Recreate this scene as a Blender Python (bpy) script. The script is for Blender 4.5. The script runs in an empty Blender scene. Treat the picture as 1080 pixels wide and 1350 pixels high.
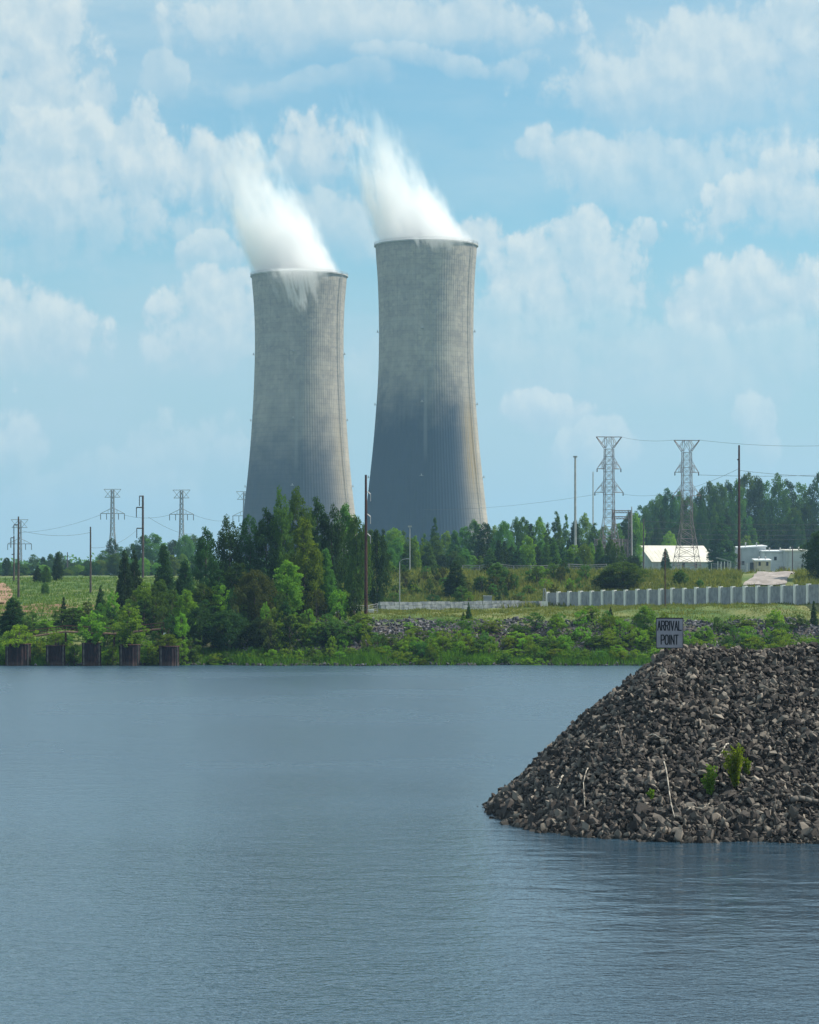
import bpy, bmesh, math, random
import numpy as np
from mathutils import Vector, Matrix

S = bpy.context.scene
COL = S.collection
R = math.radians
random.seed(7)

# ---------------------------------------------------------------- camera
F = 3600.0; HOR = 767.0; CH = 7.0        # focal length in photo pixels, horizon row, camera height
cam_d = bpy.data.cameras.new('camera'); cam = bpy.data.objects.new('camera', cam_d); COL.objects.link(cam)
cam.location = (0, 0, CH); cam.rotation_euler = (R(90), 0, 0)
cam_d.sensor_fit = 'VERTICAL'; cam_d.sensor_height = 24.0; cam_d.lens = 24.0 * F / 1350.0
cam_d.shift_y = (HOR - 675.0) / 1350.0
cam_d.clip_start = 1.0; cam_d.clip_end = 20000.0
S.camera = cam

# ---------------------------------------------------------------- light and exposure
SUN_AZ, SUN_EL = 80.0, 48.0
sun_d = bpy.data.lights.new('sun', 'SUN'); sun = bpy.data.objects.new('sun', sun_d); COL.objects.link(sun)
sun_d.energy = 4.9; sun_d.angle = R(0.5); sun_d.color = (1.0, 0.93, 0.82)
sv = Vector((math.sin(R(SUN_AZ)) * math.cos(R(SUN_EL)), math.cos(R(SUN_AZ)) * math.cos(R(SUN_EL)), math.sin(R(SUN_EL))))
sun.rotation_euler = sv.to_track_quat('Z', 'Y').to_euler(); sun.location = (200, 100, 300)
S.view_settings.view_transform = 'Standard'; S.view_settings.look = 'None'
S.view_settings.exposure = 0.34; S.view_settings.gamma = 1.0
S.render.engine = 'CYCLES'
cy = S.cycles
cy.use_denoising = True
cy.max_bounces = 14; cy.diffuse_bounces = 3; cy.glossy_bounces = 3; cy.transmission_bounces = 4
cy.volume_bounces = 7; cy.transparent_max_bounces = 8
cy.volume_step_rate = 1.0; cy.volume_max_steps = 256
cy.sample_clamp_indirect = 6.0
cy.caustics_reflective = False; cy.caustics_refractive = False


class NT:
    """tiny helper for node maths"""
    def __init__(s, tree):
        s.t = tree; s.n = tree.nodes; s.l = tree.links

    def node(s, kind, **kw):
        n = s.n.new(kind)
        for k, v in kw.items():
            setattr(n, k, v)
        return n

    def set(s, sock, v):
        if isinstance(v, bpy.types.NodeSocket):
            s.l.new(v, sock)
        else:
            sock.default_value = v

    def m(s, op, a, b=0.0, c=0.0, clamp=False):
        n = s.node('ShaderNodeMath', operation=op, use_clamp=clamp)
        s.set(n.inputs[0], a); s.set(n.inputs[1], b)
        if op in ('MULTIPLY_ADD', 'COMPARE', 'WRAP'):
            s.set(n.inputs[2], c)
        return n.outputs[0]

    def add(s, a, b): return s.m('ADD', a, b)
    def sub(s, a, b): return s.m('SUBTRACT', a, b)
    def mul(s, a, b): return s.m('MULTIPLY', a, b)
    def div(s, a, b): return s.m('DIVIDE', a, b)
    def mx(s, a, b): return s.m('MAXIMUM', a, b)
    def mn(s, a, b): return s.m('MINIMUM', a, b)

    def ss(s, lo, hi, x, tmin=0.0, tmax=1.0, kind='SMOOTHSTEP'):
        n = s.node('ShaderNodeMapRange', interpolation_type=kind)
        n.clamp = True if kind == 'LINEAR' else n.clamp
        s.set(n.inputs['Value'], x); s.set(n.inputs['From Min'], lo); s.set(n.inputs['From Max'], hi)
        s.set(n.inputs['To Min'], tmin); s.set(n.inputs['To Max'], tmax)
        return n.outputs['Result']

    def xyz(s, x=0.0, y=0.0, z=0.0):
        n = s.node('ShaderNodeCombineXYZ')
        s.set(n.inputs[0], x); s.set(n.inputs[1], y); s.set(n.inputs[2], z)
        return n.outputs[0]

    def sep(s, v):
        n = s.node('ShaderNodeSeparateXYZ'); s.l.new(v, n.inputs[0]); return n.outputs

    def noise(s, v, scale=1.0, detail=4.0, rough=0.55, dist=0.0, col=False, dim='3D'):
        n = s.node('ShaderNodeTexNoise', noise_dimensions=dim)
        if v is not None: s.l.new(v, n.inputs['Vector'])
        s.set(n.inputs['Scale'], scale); s.set(n.inputs['Detail'], detail)
        s.set(n.inputs['Roughness'], rough); s.set(n.inputs['Distortion'], dist)
        return n.outputs['Color' if col else 'Fac']

    def mix(s, f, a, b):
        n = s.node('ShaderNodeMix', data_type='RGBA')
        s.set(n.inputs[0], f)
        s.set(n.inputs[6], a if not isinstance(a, tuple) else (*a[:3], 1.0))
        s.set(n.inputs[7], b if not isinstance(b, tuple) else (*b[:3], 1.0))
        return n.outputs[2]

    def ramp(s, f, stops):
        n = s.node('ShaderNodeValToRGB')
        s.set(n.inputs[0], f)
        e = n.color_ramp.elements
        while len(e) < len(stops): e.new(0.5)
        for i, (p, c) in enumerate(stops):
            e[i].position = p; e[i].color = (*c, 1.0)
        return n.outputs[0]


# ---------------------------------------------------------------- world: physical sky with procedural clouds
world = bpy.data.worlds.new('World'); S.world = world; world.use_nodes = True
w = NT(world.node_tree); w.n.clear()
sky = w.node('ShaderNodeTexSky', sky_type='NISHITA')
sky.sun_disc = False; sky.sun_elevation = R(SUN_EL); sky.sun_rotation = R(SUN_AZ)
sky.altitude = 200; sky.air_density = 1.0; sky.dust_density = 1.2; sky.ozone_density = 1.5
tc = w.node('ShaderNodeTexCoord')
dx, dy, dz = w.sep(tc.outputs['Generated'])
hor = w.m('SQRT', w.add(w.mul(dx, dx), w.mul(dy, dy)))
U = w.mul(w.m('ARCTAN2', dx, dy), 36.0)               # direction units: 1 = 1/36 rad
V = w.mul(w.div(dz, w.mx(hor, 0.02)), 36.0)
P0 = w.xyz(U, w.mul(V, 0.74), 0.0)
def warp(v, scale, amt, off=(0, 0, 0)):
    c = w.node('ShaderNodeVectorMath', operation='MULTIPLY_ADD')
    w.l.new(w.noise(v, scale, 4, 0.55, col=True), c.inputs[0]); c.inputs[1].default_value = (amt, amt, 0); w.l.new(v, c.inputs[2])
    a = w.node('ShaderNodeVectorMath', operation='ADD'); w.l.new(c.outputs[0], a.inputs[0]); a.inputs[1].default_value = (off[0] - amt / 2, off[1] - amt / 2, 0)
    return a.outputs[0]
def puffs(v, detail):
    vo = w.node('ShaderNodeTexVoronoi', feature='F1', voronoi_dimensions='2D'); vo.normalize = False
    vo.inputs['Scale'].default_value = 1.9; vo.inputs['Detail'].default_value = detail; vo.inputs['Roughness'].default_value = 0.5
    vo.inputs['Lacunarity'].default_value = 2.2; w.l.new(v, vo.inputs['Vector'])
    return w.add(w.mul(w.sub(1.0, vo.outputs['Distance']), 0.26), w.mul(w.noise(v, 0.95, 8, 0.62, dim='2D'), 0.85))
P1 = warp(P0, 2.2, 0.16); P2 = warp(P0, 2.2, 0.16, (0.10, 0.13, 0))
n1 = puffs(P1, 3); n2 = puffs(P2, 2)
pu, pv, _ = w.sep(warp(P0, 0.5, 1.1))
pv = w.div(pv, 0.74)
BLOBS = [  # photo px, py, rx, ry, weight : the banks of cumulus of this sky
    (60, 255, 270, 145, 0.95), (125, 125, 26, 55, 0.9), (385, 205, 90, 65, 1.0), (215, 105, 44, 44, 0.5), (250, 230, 160, 80, 1.0),
    (10, 100, 150, 170, 0.9), (262, 345, 50, 34, 0.9), (290, 440, 105, 75, 1.0), (45, 455, 110, 70, 1.0), (20, 565, 85, 50, 0.85),
    (240, 590, 110, 60, 0.5), (120, 650, 200, 60, 0.35), (740, 375, 200, 105, 1.3), (960, 400, 170, 70, 1.0), (640, 430, 90, 90, 0.6), (620, 310, 60, 40, 1.0),
    (853, 305, 16, 28, 0.9), (1030, 265, 130, 80, 1.1), (900, 225, 210, 75, 0.65), (720, 548, 70, 30, 1.0),
    (760, 200, 110, 45, 0.8), (775, 600, 70, 40, 0.8), (992, 560, 30, 50, 0.8), (880, 480, 260, 90, 0.42), (470, 510, 80, 70, 0.35),
    (480, 25, 340, 60, 0.75), (400, 112, 150, 22, 0.35), (600, 80, 150, 24, 0.55), (960, 90, 280, 100, 0.78), (400, 300, 110, 60, 0.7)]
nd = w.mul(w.sub(n1, 0.60), 2.1)
dens = 0.0; lit = 0.0
for (bx, by, rx, ry, wt) in BLOBS:
    a = w.mul(w.sub(pu, (bx - 540) / 100.0), 100.0 / (rx * 1.12)); b = w.mul(w.sub(pv, (767 - by) / 100.0), 100.0 / (ry * 1.12))
    d2 = w.add(w.mul(a, a), w.mul(b, b))
    k = w.ss(0.0, 0.42, w.add(w.sub(1.0, d2), nd))
    lit = w.mx(lit, w.mul(k, w.ss(-0.7, 0.6, b)))
    dens = w.mx(dens, w.mul(w.mul(k, w.ss(-1.15, 0.15, b)), min(1.0, wt)))
# elsewhere round the dome the clouds come from noise alone
gen = w.noise(w.xyz(U, w.mul(V, 0.9), 3.7), 0.16, 3, 0.5)
out_ = w.mx(w.ss(7.6, 9.5, V), w.ss(6.5, 9.0, w.m('ABSOLUTE', U)))
dens = w.mx(dens, w.mul(w.ss(0.0, 0.5, w.add(w.mul(w.sub(gen, 0.35), 6.0), nd)), out_))
veil = w.ss(0.38, 0.70, w.noise(w.xyz(w.mul(U, 0.33), w.mul(V, 1.0), 9.0), 0.55, 7, 0.6))
top = w.ss(6.2, 7.3, V)
veil = w.m('MAXIMUM', w.add(0.22, w.mul(veil, 0.45)), w.mul(top, w.add(0.40, w.mul(veil, 0.5))))
veil2 = w.mul(w.ss(5.5, 0.0, V), 0.80)
relief = w.m('MULTIPLY_ADD', w.sub(n1, n2), 2.6, 0.55, clamp=True)
tint = w.node('ShaderNodeMix', data_type='RGBA', blend_type='MULTIPLY'); tint.inputs[0].default_value = 1.0
w.l.new(sky.outputs[0], tint.inputs[6]); tint.inputs[7].default_value = (0.62, 1.16, 1.22, 1)
ccol = w.mix(w.add(w.mul(relief, 0.6), w.mul(lit, 0.4)), (4.5, 5.9, 6.8), (7.7, 8.2, 7.9))
c1 = w.mix(veil2, w.mix(veil, tint.outputs[2], (4.9, 6.5, 7.2)), (4.9, 6.2, 6.9))
c2 = w.mix(w.mul(dens, w.ss(0, 1, relief, 0.62, 0.84)), c1, ccol)
world.cycles.sampling_method = 'MANUAL'; world.cycles.sample_map_resolution = 512
bg = w.node('ShaderNodeBackground'); w.l.new(c2, bg.inputs[0]); bg.inputs[1].default_value = 0.085
wout = w.node('ShaderNodeOutputWorld'); w.l.new(bg.outputs[0], wout.inputs[0])

# ---------------------------------------------------------------- materials
MATS = {}
def mat(name):
    m = bpy.data.materials.new(name); m.use_nodes = True
    t = NT(m.node_tree); t.n.clear()
    out = t.node('ShaderNodeOutputMaterial')
    MATS[name] = m
    return m, t, out

def pbsdf(t, out, col, rough=0.8, metal=0.0, normal=None, spec=0.3):
    b = t.node('ShaderNodeBsdfPrincipled')
    t.set(b.inputs['Base Color'], col if not isinstance(col, tuple) else (*col, 1.0))
    t.set(b.inputs['Roughness'], rough); b.inputs['Metallic'].default_value = metal
    b.inputs['Specular IOR Level'].default_value = spec
    if normal is not None: t.l.new(normal, b.inputs['Normal'])
    t.l.new(b.outputs[0], out.inputs[0])
    return b

def bump(t, h, strength, dist):
    n = t.node('ShaderNodeBump'); t.l.new(h, n.inputs['Height'])
    t.set(n.inputs['Strength'], strength); n.inputs['Distance'].default_value = dist
    return n.outputs[0]

def obj_co(t): return t.node('ShaderNodeTexCoord').outputs['Object']
def world_co(t): return t.node('ShaderNodeNewGeometry').outputs['Position']

def simple(name, c1, c2, scale=3.0, rough=0.7, metal=0.0, bmp=0.0):
    m, t, out = mat(name)
    co = obj_co(t)
    n = t.noise(co, scale, 6, 0.6)
    col = t.mix(t.ss(0.35, 0.65, n), c1, c2)
    pbsdf(t, out, col, rough, metal, bump(t, n, bmp, 0.05) if bmp else None)
    return m

def leafmat(name, dark, light, trans, obj_var=0.35):
    m, t, out = mat(name)
    g = t.node('ShaderNodeNewGeometry'); oi = t.node('ShaderNodeObjectInfo')
    r = g.outputs['Random Per Island']
    big = t.noise(obj_co(t), 0.9, 2, 0.5)
    f = t.add(t.mul(r, 0.55), t.mul(t.ss(0.3, 0.7, big), 0.45))
    col = t.mix(f, dark, light)
    hsv = t.node('ShaderNodeHueSaturation')
    t.l.new(col, hsv.inputs['Color'])
    t.set(hsv.inputs['Hue'], t.ss(0, 1, oi.outputs['Random'], 0.5 - 0.025 * obj_var / 0.35, 0.5 + 0.02 * obj_var / 0.35, 'LINEAR'))
    t.set(hsv.inputs['Value'], t.ss(0, 1, oi.outputs['Random'], 1 - obj_var, 1 + obj_var, 'LINEAR'))
    d = t.node('ShaderNodeBsdfDiffuse'); t.l.new(hsv.outputs[0], d.inputs[0])
    tr = t.node('ShaderNodeBsdfTranslucent')
    mm = t.node('ShaderNodeMix', data_type='RGBA', blend_type='MULTIPLY'); mm.inputs[0].default_value = 1.0
    t.l.new(hsv.outputs[0], mm.inputs[6]); mm.inputs[7].default_value = (1.25, 1.2, 0.5, 1)
    t.l.new(mm.outputs[2], tr.inputs[0])
    mx = t.node('ShaderNodeMixShader'); mx.inputs[0].default_value = trans
    t.l.new(d.outputs[0], mx.inputs[1]); t.l.new(tr.outputs[0], mx.inputs[2])
    t.l.new(mx.outputs[0], out.inputs[0])
    return m

L_DARK = leafmat('foliage_dark', (0.022, 0.056, 0.022), (0.060, 0.125, 0.040), 0.36)
L_MID = leafmat('foliage_mid', (0.042, 0.108, 0.030), (0.120, 0.235, 0.055), 0.44)
L_BRIGHT = leafmat('foliage_bright', (0.080, 0.175, 0.028), (0.215, 0.370, 0.050), 0.50)
L_OLIVE = leafmat('foliage_olive', (0.045, 0.068, 0.022), (0.115, 0.135, 0.044), 0.38)
L_LIME = leafmat('foliage_lime', (0.110, 0.200, 0.024), (0.260, 0.380, 0.050), 0.5)
L_GRASS = leafmat('grass_blades', (0.070, 0.150, 0.035), (0.170, 0.240, 0.060), 0.4, 0.0)
L_DRY = leafmat('dry_grass_blades', (0.070, 0.120, 0.030), (0.240, 0.240, 0.075), 0.4, 0.0)
L_REED = leafmat('shore_reed_blades', (0.030, 0.100, 0.016), (0.130, 0.270, 0.035), 0.5, 0.0)
BARK = simple('bark', (0.05, 0.04, 0.03), (0.12, 0.10, 0.08), 4.0, 0.9)
WOODPOLE = simple('weathered_pole_wood', (0.06, 0.045, 0.04), (0.11, 0.085, 0.075), 1.5, 0.85)
RUSTPOLE = simple('rust_brown_steel', (0.050, 0.020, 0.017), (0.085, 0.036, 0.028), 0.8, 0.75)
GALV = simple('galvanised_steel', (0.30, 0.31, 0.32), (0.42, 0.42, 0.42), 1.0, 0.55, 0.3)
PYLON = simple('dull_lattice_steel', (0.16, 0.13, 0.13), (0.26, 0.22, 0.22), 0.6, 0.7, 0.2)
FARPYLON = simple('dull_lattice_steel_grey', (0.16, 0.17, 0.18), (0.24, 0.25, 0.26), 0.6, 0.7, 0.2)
WIRE = simple('dark_wire', (0.05, 0.05, 0.055), (0.09, 0.09, 0.09), 1.0, 0.6)
POST = simple('pale_concrete_post', (0.82, 0.80, 0.74), (0.90, 0.88, 0.82), 2.0, 0.85)
PANEL = simple('grey_blue_panel', (0.25, 0.26, 0.28), (0.37, 0.38, 0.40), 1.6, 0.8)
BLOCK = simple('grey_block_wall', (0.17, 0.19, 0.22), (0.34, 0.36, 0.38), 1.8, 0.9, 0, 0.4)
WWALL = simple('pale_metal_siding', (0.40, 0.43, 0.45), (0.50, 0.52, 0.53), 0.6, 0.6)
WROOF = simple('cream_metal_roof', (0.60, 0.56, 0.48), (0.72, 0.68, 0.60), 0.5, 0.5)
WHITE = simple('white_paint', (0.62, 0.64, 0.66), (0.74, 0.75, 0.76), 0.8, 0.6)
TAN = simple('tan_siding', (0.50, 0.42, 0.28), (0.60, 0.52, 0.38), 1.0, 0.7)
DARK = simple('dark_opening', (0.012, 0.014, 0.018), (0.025, 0.027, 0.03), 1.0, 0.3)
STICK = simple('bleached_driftwood', (0.30, 0.26, 0.21), (0.52, 0.47, 0.40), 5.0, 0.9)
LOG = simple('grey_log_wood', (0.08, 0.07, 0.06), (0.18, 0.16, 0.14), 3.0, 0.9)
SIGNFACE = simple('grey_sign_face', (0.29, 0.27, 0.30), (0.37, 0.345, 0.375), 2.5, 0.6)
BLACK = simple('black_paint', (0.012, 0.012, 0.015), (0.02, 0.02, 0.024), 3.0, 0.5)
GRAVELROAD = simple('pale_gravel', (0.24, 0.21, 0.19), (0.34, 0.30, 0.28), 0.8, 0.95)
DIRT = simple('red_brown_dirt', (0.22, 0.12, 0.08), (0.36, 0.22, 0.15), 0.5, 0.95)
CERAMIC = simple('brown_insulator', (0.04, 0.03, 0.03), (0.07, 0.05, 0.045), 3, 0.3)

def make_sheetpile():
    m, t, out = mat('rusted_sheet_pile')
    co = obj_co(t); x, y, z = t.sep(co)
    n = t.noise(co, 2.2, 6, 0.65)
    col = t.mix(t.ss(0.35, 0.7, n), (0.010, 0.007, 0.010), (0.038, 0.016, 0.016))
    low_band = t.ss(0.55, 0.25, t.add(z, t.mul(n, 0.2)))  # wet band near the waterline
    col = t.mix(low_band, col, (0.065, 0.042, 0.034))
    pbsdf(t, out, col, 0.8)
    return m
SHEET = make_sheetpile()

def make_rock(name, a, b, c):
    m, t, out = mat(name)
    g = t.node('ShaderNodeNewGeometry'); oi = t.node('ShaderNodeObjectInfo')
    rr = t.m('FRACT', t.add(g.outputs['Random Per Island'], t.mul(oi.outputs['Random'], 7.3)))
    n = t.noise(obj_co(t), 9.0, 5, 0.65)
    col = t.ramp(rr, [(0.0, a), (0.55, b), (0.9, c), (1.0, tuple(min(1, v * 1.45) for v in c))])
    col = t.mix(t.ss(0.45, 0.75, n), col, t.mix(0.5, col, (0.10, 0.085, 0.065)))
    wz = t.sep(g.outputs['Position'])[2]
    low_band = t.ss(0.16, 0.02, wz)  # wet stone just above the water
    col = t.mix(t.mul(low_band, 0.7), col, (0.025, 0.022, 0.018))
    pbsdf(t, out, col, 0.85, 0, bump(t, n, 0.5, 0.02))
    return m
ROCK = make_rock('mound_rock', (0.024, 0.020, 0.018), (0.062, 0.053, 0.048), (0.200, 0.172, 0.142))
BANKROCK = make_rock('bank_rock', (0.040, 0.040, 0.046), (0.080, 0.078, 0.088), (0.17, 0.165, 0.175))

# ---------------------------------------------------------------- object helpers
def tag(o, label=None, cat=None, group=None, kind=None):
    if label: o['label'] = label
    if cat: o['category'] = cat
    if group: o['group'] = group
    if kind: o['kind'] = kind
    return o

def empty(name, loc, rz=0.0):
    o = bpy.data.objects.new(name, None); COL.objects.link(o)
    o.location = loc; o.rotation_euler = (0, 0, rz); o.empty_display_size = 0.5
    return o

def link_mesh(name, me, m=None, parent=None, loc=(0, 0, 0)):
    o = bpy.data.objects.new(name, me); COL.objects.link(o); o.location = loc
    if m is not None and len(me.materials) == 0: me.materials.append(m)
    if parent: o.parent = parent
    return o

def np_mesh(name, verts, faces, smooth=False):
    """verts (n,3), faces (k,m) all with the same number of corners"""
    me = bpy.data.meshes.new(name)
    verts = np.asarray(verts, dtype=np.float32); faces = np.asarray(faces, dtype=np.int32)
    k, mm = faces.shape
    me.vertices.add(len(verts)); me.vertices.foreach_set('co', verts.ravel())
    me.loops.add(k * mm); me.loops.foreach_set('vertex_index', faces.ravel())
    me.polygons.add(k); me.polygons.foreach_set('loop_start', np.arange(0, k * mm, mm, dtype=np.int32))
    me.polygons.foreach_set('use_smooth', np.full(k, smooth, dtype=bool))
    me.update(calc_edges=True)
    return me

class MB:
    """collects simple solids into ONE mesh"""
    def __init__(s): s.v = []; s.f = []
    def poly(s, pts, faces):
        b = len(s.v); s.v += [tuple(p) for p in pts]; s.f += [tuple(b + i for i in f) for f in faces]
    def box(s, c, d, rz=0.0):
        cx, cy_, cz = c; hx, hy, hz = d[0] / 2, d[1] / 2, d[2] / 2
        ca, sa = math.cos(rz), math.sin(rz); p = []
        for z in (-hz, hz):
            for x, y in ((-hx, -hy), (hx, -hy), (hx, hy), (-hx, hy)):
                p.append((cx + x * ca - y * sa, cy_ + x * sa + y * ca, cz + z))
        s.poly(p, [(3, 2, 1, 0), (4, 5, 6, 7), (0, 1, 5, 4), (1, 2, 6, 5), (2, 3, 7, 6), (3, 0, 4, 7)])
    def tube(s, a, b, r1, r2=None, n=4):
        a = Vector(a); b = Vector(b); r2 = r1 if r2 is None else r2
        d = (b - a).normalized(); u = d.orthogonal().normalized(); v = d.cross(u); p = []
        for q, r in ((a, r1), (b, r2)):
            for k in range(n):
                an = 2 * math.pi * (k + 0.5) / n
                p.append(q + u * (math.cos(an) * r) + v * (math.sin(an) * r))
        s.poly(p, [(k, (k + 1) % n, n + (k + 1) % n, n + k) for k in range(n)] + [tuple(reversed(range(n))), tuple(range(n, 2 * n))])
    def path(s, pts, r, n=4):
        for a, b in zip(pts[:-1], pts[1:]): s.tube(a, b, r, None, n)
    def build(s, name, m, parent=None, loc=(0, 0, 0), smooth=False):
        me = bpy.data.meshes.new(name); me.from_pydata(s.v, [], s.f)
        if smooth:
            for p in me.polygons: p.use_smooth = True
        me.update()
        return link_mesh(name, me, m, parent, loc)

def PX(px, Y): return (px - 540.0) / F * Y
def PZ(py, Y): return CH + (HOR - py) / F * Y
def sstep(a, b, x):
    t = np.clip((np.asarray(x, dtype=float) - a) / (b - a), 0, 1); return t * t * (3 - 2 * t)

# ---------------------------------------------------------------- terrain
def shore(x): return 229 + 1.0 * np.sin(x * 0.23) + 0.6 * np.sin(x * 0.71 + 1.0) + 0.3 * np.sin(x * 1.9)
def ground(x, y):
    x = np.asarray(x, dtype=float); y = np.asarray(y, dtype=float)
    t = y - shore(x)
    s = np.clip((x - 8) / 26.0, 0, 1)
    wall = 3.90 + 0.85 * s
    bank = np.interp(t, [-60, -12, -2, 0, 1.5, 13, 16], [-5, -4, -0.5, 0, 0.45, 3.25, 3.6])
    terr = bank + (wall - 3.6) * np.clip((t - 15) / 8.0, 0, 1)
    emb0 = np.interp(s, [0, 1], [308, 296])
    crest = 345 + 0 * x
    e = np.clip((y - emb0) / (crest - emb0), 0, 1)
    e = e * e * (3 - 2 * e)
    plate = np.interp(y, [345, 620, 3000, 9000], [8.0, 9.0, 10, 12])
    rz = terr + (plate - wall) * e
    lz = np.interp(t, [-60, -12, -2, 0, 3, 12, 70, 130, 190, 370, 3000, 9000], [-5, -4, -0.5, 0, 1.2, 2.6, 4.4, 5.6, 7.3, 8.3, 10, 12])
    lz = lz + 0.5 * np.exp(-((x + 47) / 9.0) ** 2 - ((y - 395) / 22.0) ** 2)
    k = sstep(-26, -12, x)
    z = lz * (1 - k) + rz * k
    rough = 0.10 * (np.sin(x * 1.3 + y * 0.7) + np.sin(x * 0.57 - y * 0.9 + 2)) * np.clip(t / 4, 0, 1)
    return z + rough
def G(x, y): return float(ground(x, y))

def grid_axis(parts):
    a = [np.arange(s, e, d) for s, e, d in parts]
    return np.unique(np.concatenate(a))
gx = grid_axis([(-6000, -900, 500), (-900, -120, 40), (-120, -60, 5), (-60, 62, 0.8), (62, 125, 5), (125, 900, 40), (900, 6001, 500)])
gy = grid_axis([(170, 222, 6), (222, 262, 0.7), (262, 420, 2.0), (420, 700, 12), (700, 2000, 80), (2000, 8001, 500)])
XX, YY = np.meshgrid(gx, gy)
ZZ = ground(XX, YY)
nx, ny = len(gx), len(gy)
idx = np.arange(nx * ny).reshape(ny, nx)
fc = np.stack([idx[:-1, :-1], idx[:-1, 1:], idx[1:, 1:], idx[1:, :-1]], -1).reshape(-1, 4)
m, t, out = mat('ground_grass_and_soil')
co = world_co(t); x_, y_, z_ = t.sep(co)
na = t.noise(co, 0.35, 8, 0.65); nb = t.noise(co, 0.06, 4, 0.5); nc = t.noise(co, 2.5, 5, 0.7)
green = t.mix(t.ss(0.3, 0.7, na), (0.035, 0.075, 0.02), (0.11, 0.17, 0.045))
dry = t.mix(t.ss(0.3, 0.7, na), (0.10, 0.15, 0.05), (0.22, 0.21, 0.09))
soil = t.mix(nc, (0.05, 0.04, 0.032), (0.12, 0.10, 0.085))
c = t.mix(t.ss(0.42, 0.6, nb), green, dry)
bankm = t.mul(t.ss(3.5, 2.9, z_), t.ss(-30, -12, x_))
c = t.mix(bankm, c, soil)
# worn red-brown patch on the low field of the left shore
pm = t.mul(t.mul(t.ss(-24, -28, x_), t.ss(-52, -46, x_)), t.mul(t.ss(268, 276, y_), t.ss(306, 298, y_)))
c = t.mix(t.mul(pm, t.ss(0.35, 0.55, na)), c, (0.20, 0.12, 0.075))
c = t.mix(t.ss(0.25, 0.0, z_), c, (0.03, 0.03, 0.022))
pbsdf(t, out, c, 0.95, 0, bump(t, nc, 0.6, 0.15), 0.1)
terrain = link_mesh('ground', np_mesh('ground', np.stack([XX, YY, ZZ], -1).reshape(-1, 3), fc, True), m)
tag(terrain, kind='structure')

# ---------------------------------------------------------------- water
m, t, out = mat('lake_water')
co = world_co(t)
mp = t.node('ShaderNodeMapping'); t.l.new(co, mp.inputs[0]); mp.inputs['Rotation'].default_value = (0, 0, R(12)); mp.inputs['Scale'].default_value = (0.75, 1.0, 1)
a1 = t.noise(mp.outputs[0], 0.75, 3, 0.55, 0.4)
a2 = t.noise(mp.outputs[0], 3.1, 3, 0.6, 0.3)
patch = t.ss(0.35, 0.68, t.noise(co, 0.045, 4, 0.6))
a3 = t.noise(mp.outputs[0], 7.5, 2, 0.6)
wx, wy, _z = t.sep(co)
ruf = t.ss(62, 110, wy)
lee = t.mul(t.mul(t.ss(-2, 6, wx), t.ss(44, 58, wy)), t.ss(86, 78, wy))     # calmer water under the rock mound
hgt = t.add(t.add(t.mul(a1, t.add(0.075, t.mul(lee, 0.03))), t.mul(a2, t.sub(0.050, t.mul(lee, 0.030)))), t.mul(a3, t.sub(0.036, t.mul(lee, 0.026))))
nrm = bump(t, hgt, t.mul(t.add(0.75, t.mul(patch, 0.25)), t.add(1.0, t.mul(ruf, 0.8))), 1.0)
body = t.mix(patch, (0.026, 0.060, 0.094), (0.036, 0.076, 0.114))
b = pbsdf(t, out, body, t.sub(t.add(0.10, t.add(t.mul(patch, 0.05), t.mul(ruf, 0.14))), t.mul(lee, 0.06)), 0, nrm, 0.5)
b.inputs['IOR'].default_value = 1.42
wm = MB(); wm.poly([(-6000, -400, 0), (6000, -400, 0), (6000, 234, 0), (-6000, 234, 0)], [(0, 1, 2, 3)])
water = wm.build('water', m); tag(water, kind='structure')
lb = MB(); lb.poly([(-6000, -400, -4.6), (6000, -400, -4.6), (6000, 171, -4.6), (-6000, 171, -4.6)], [(0, 1, 2, 3)])
tag(lb.build('lake_bed', DIRT), kind='structure')

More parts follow.
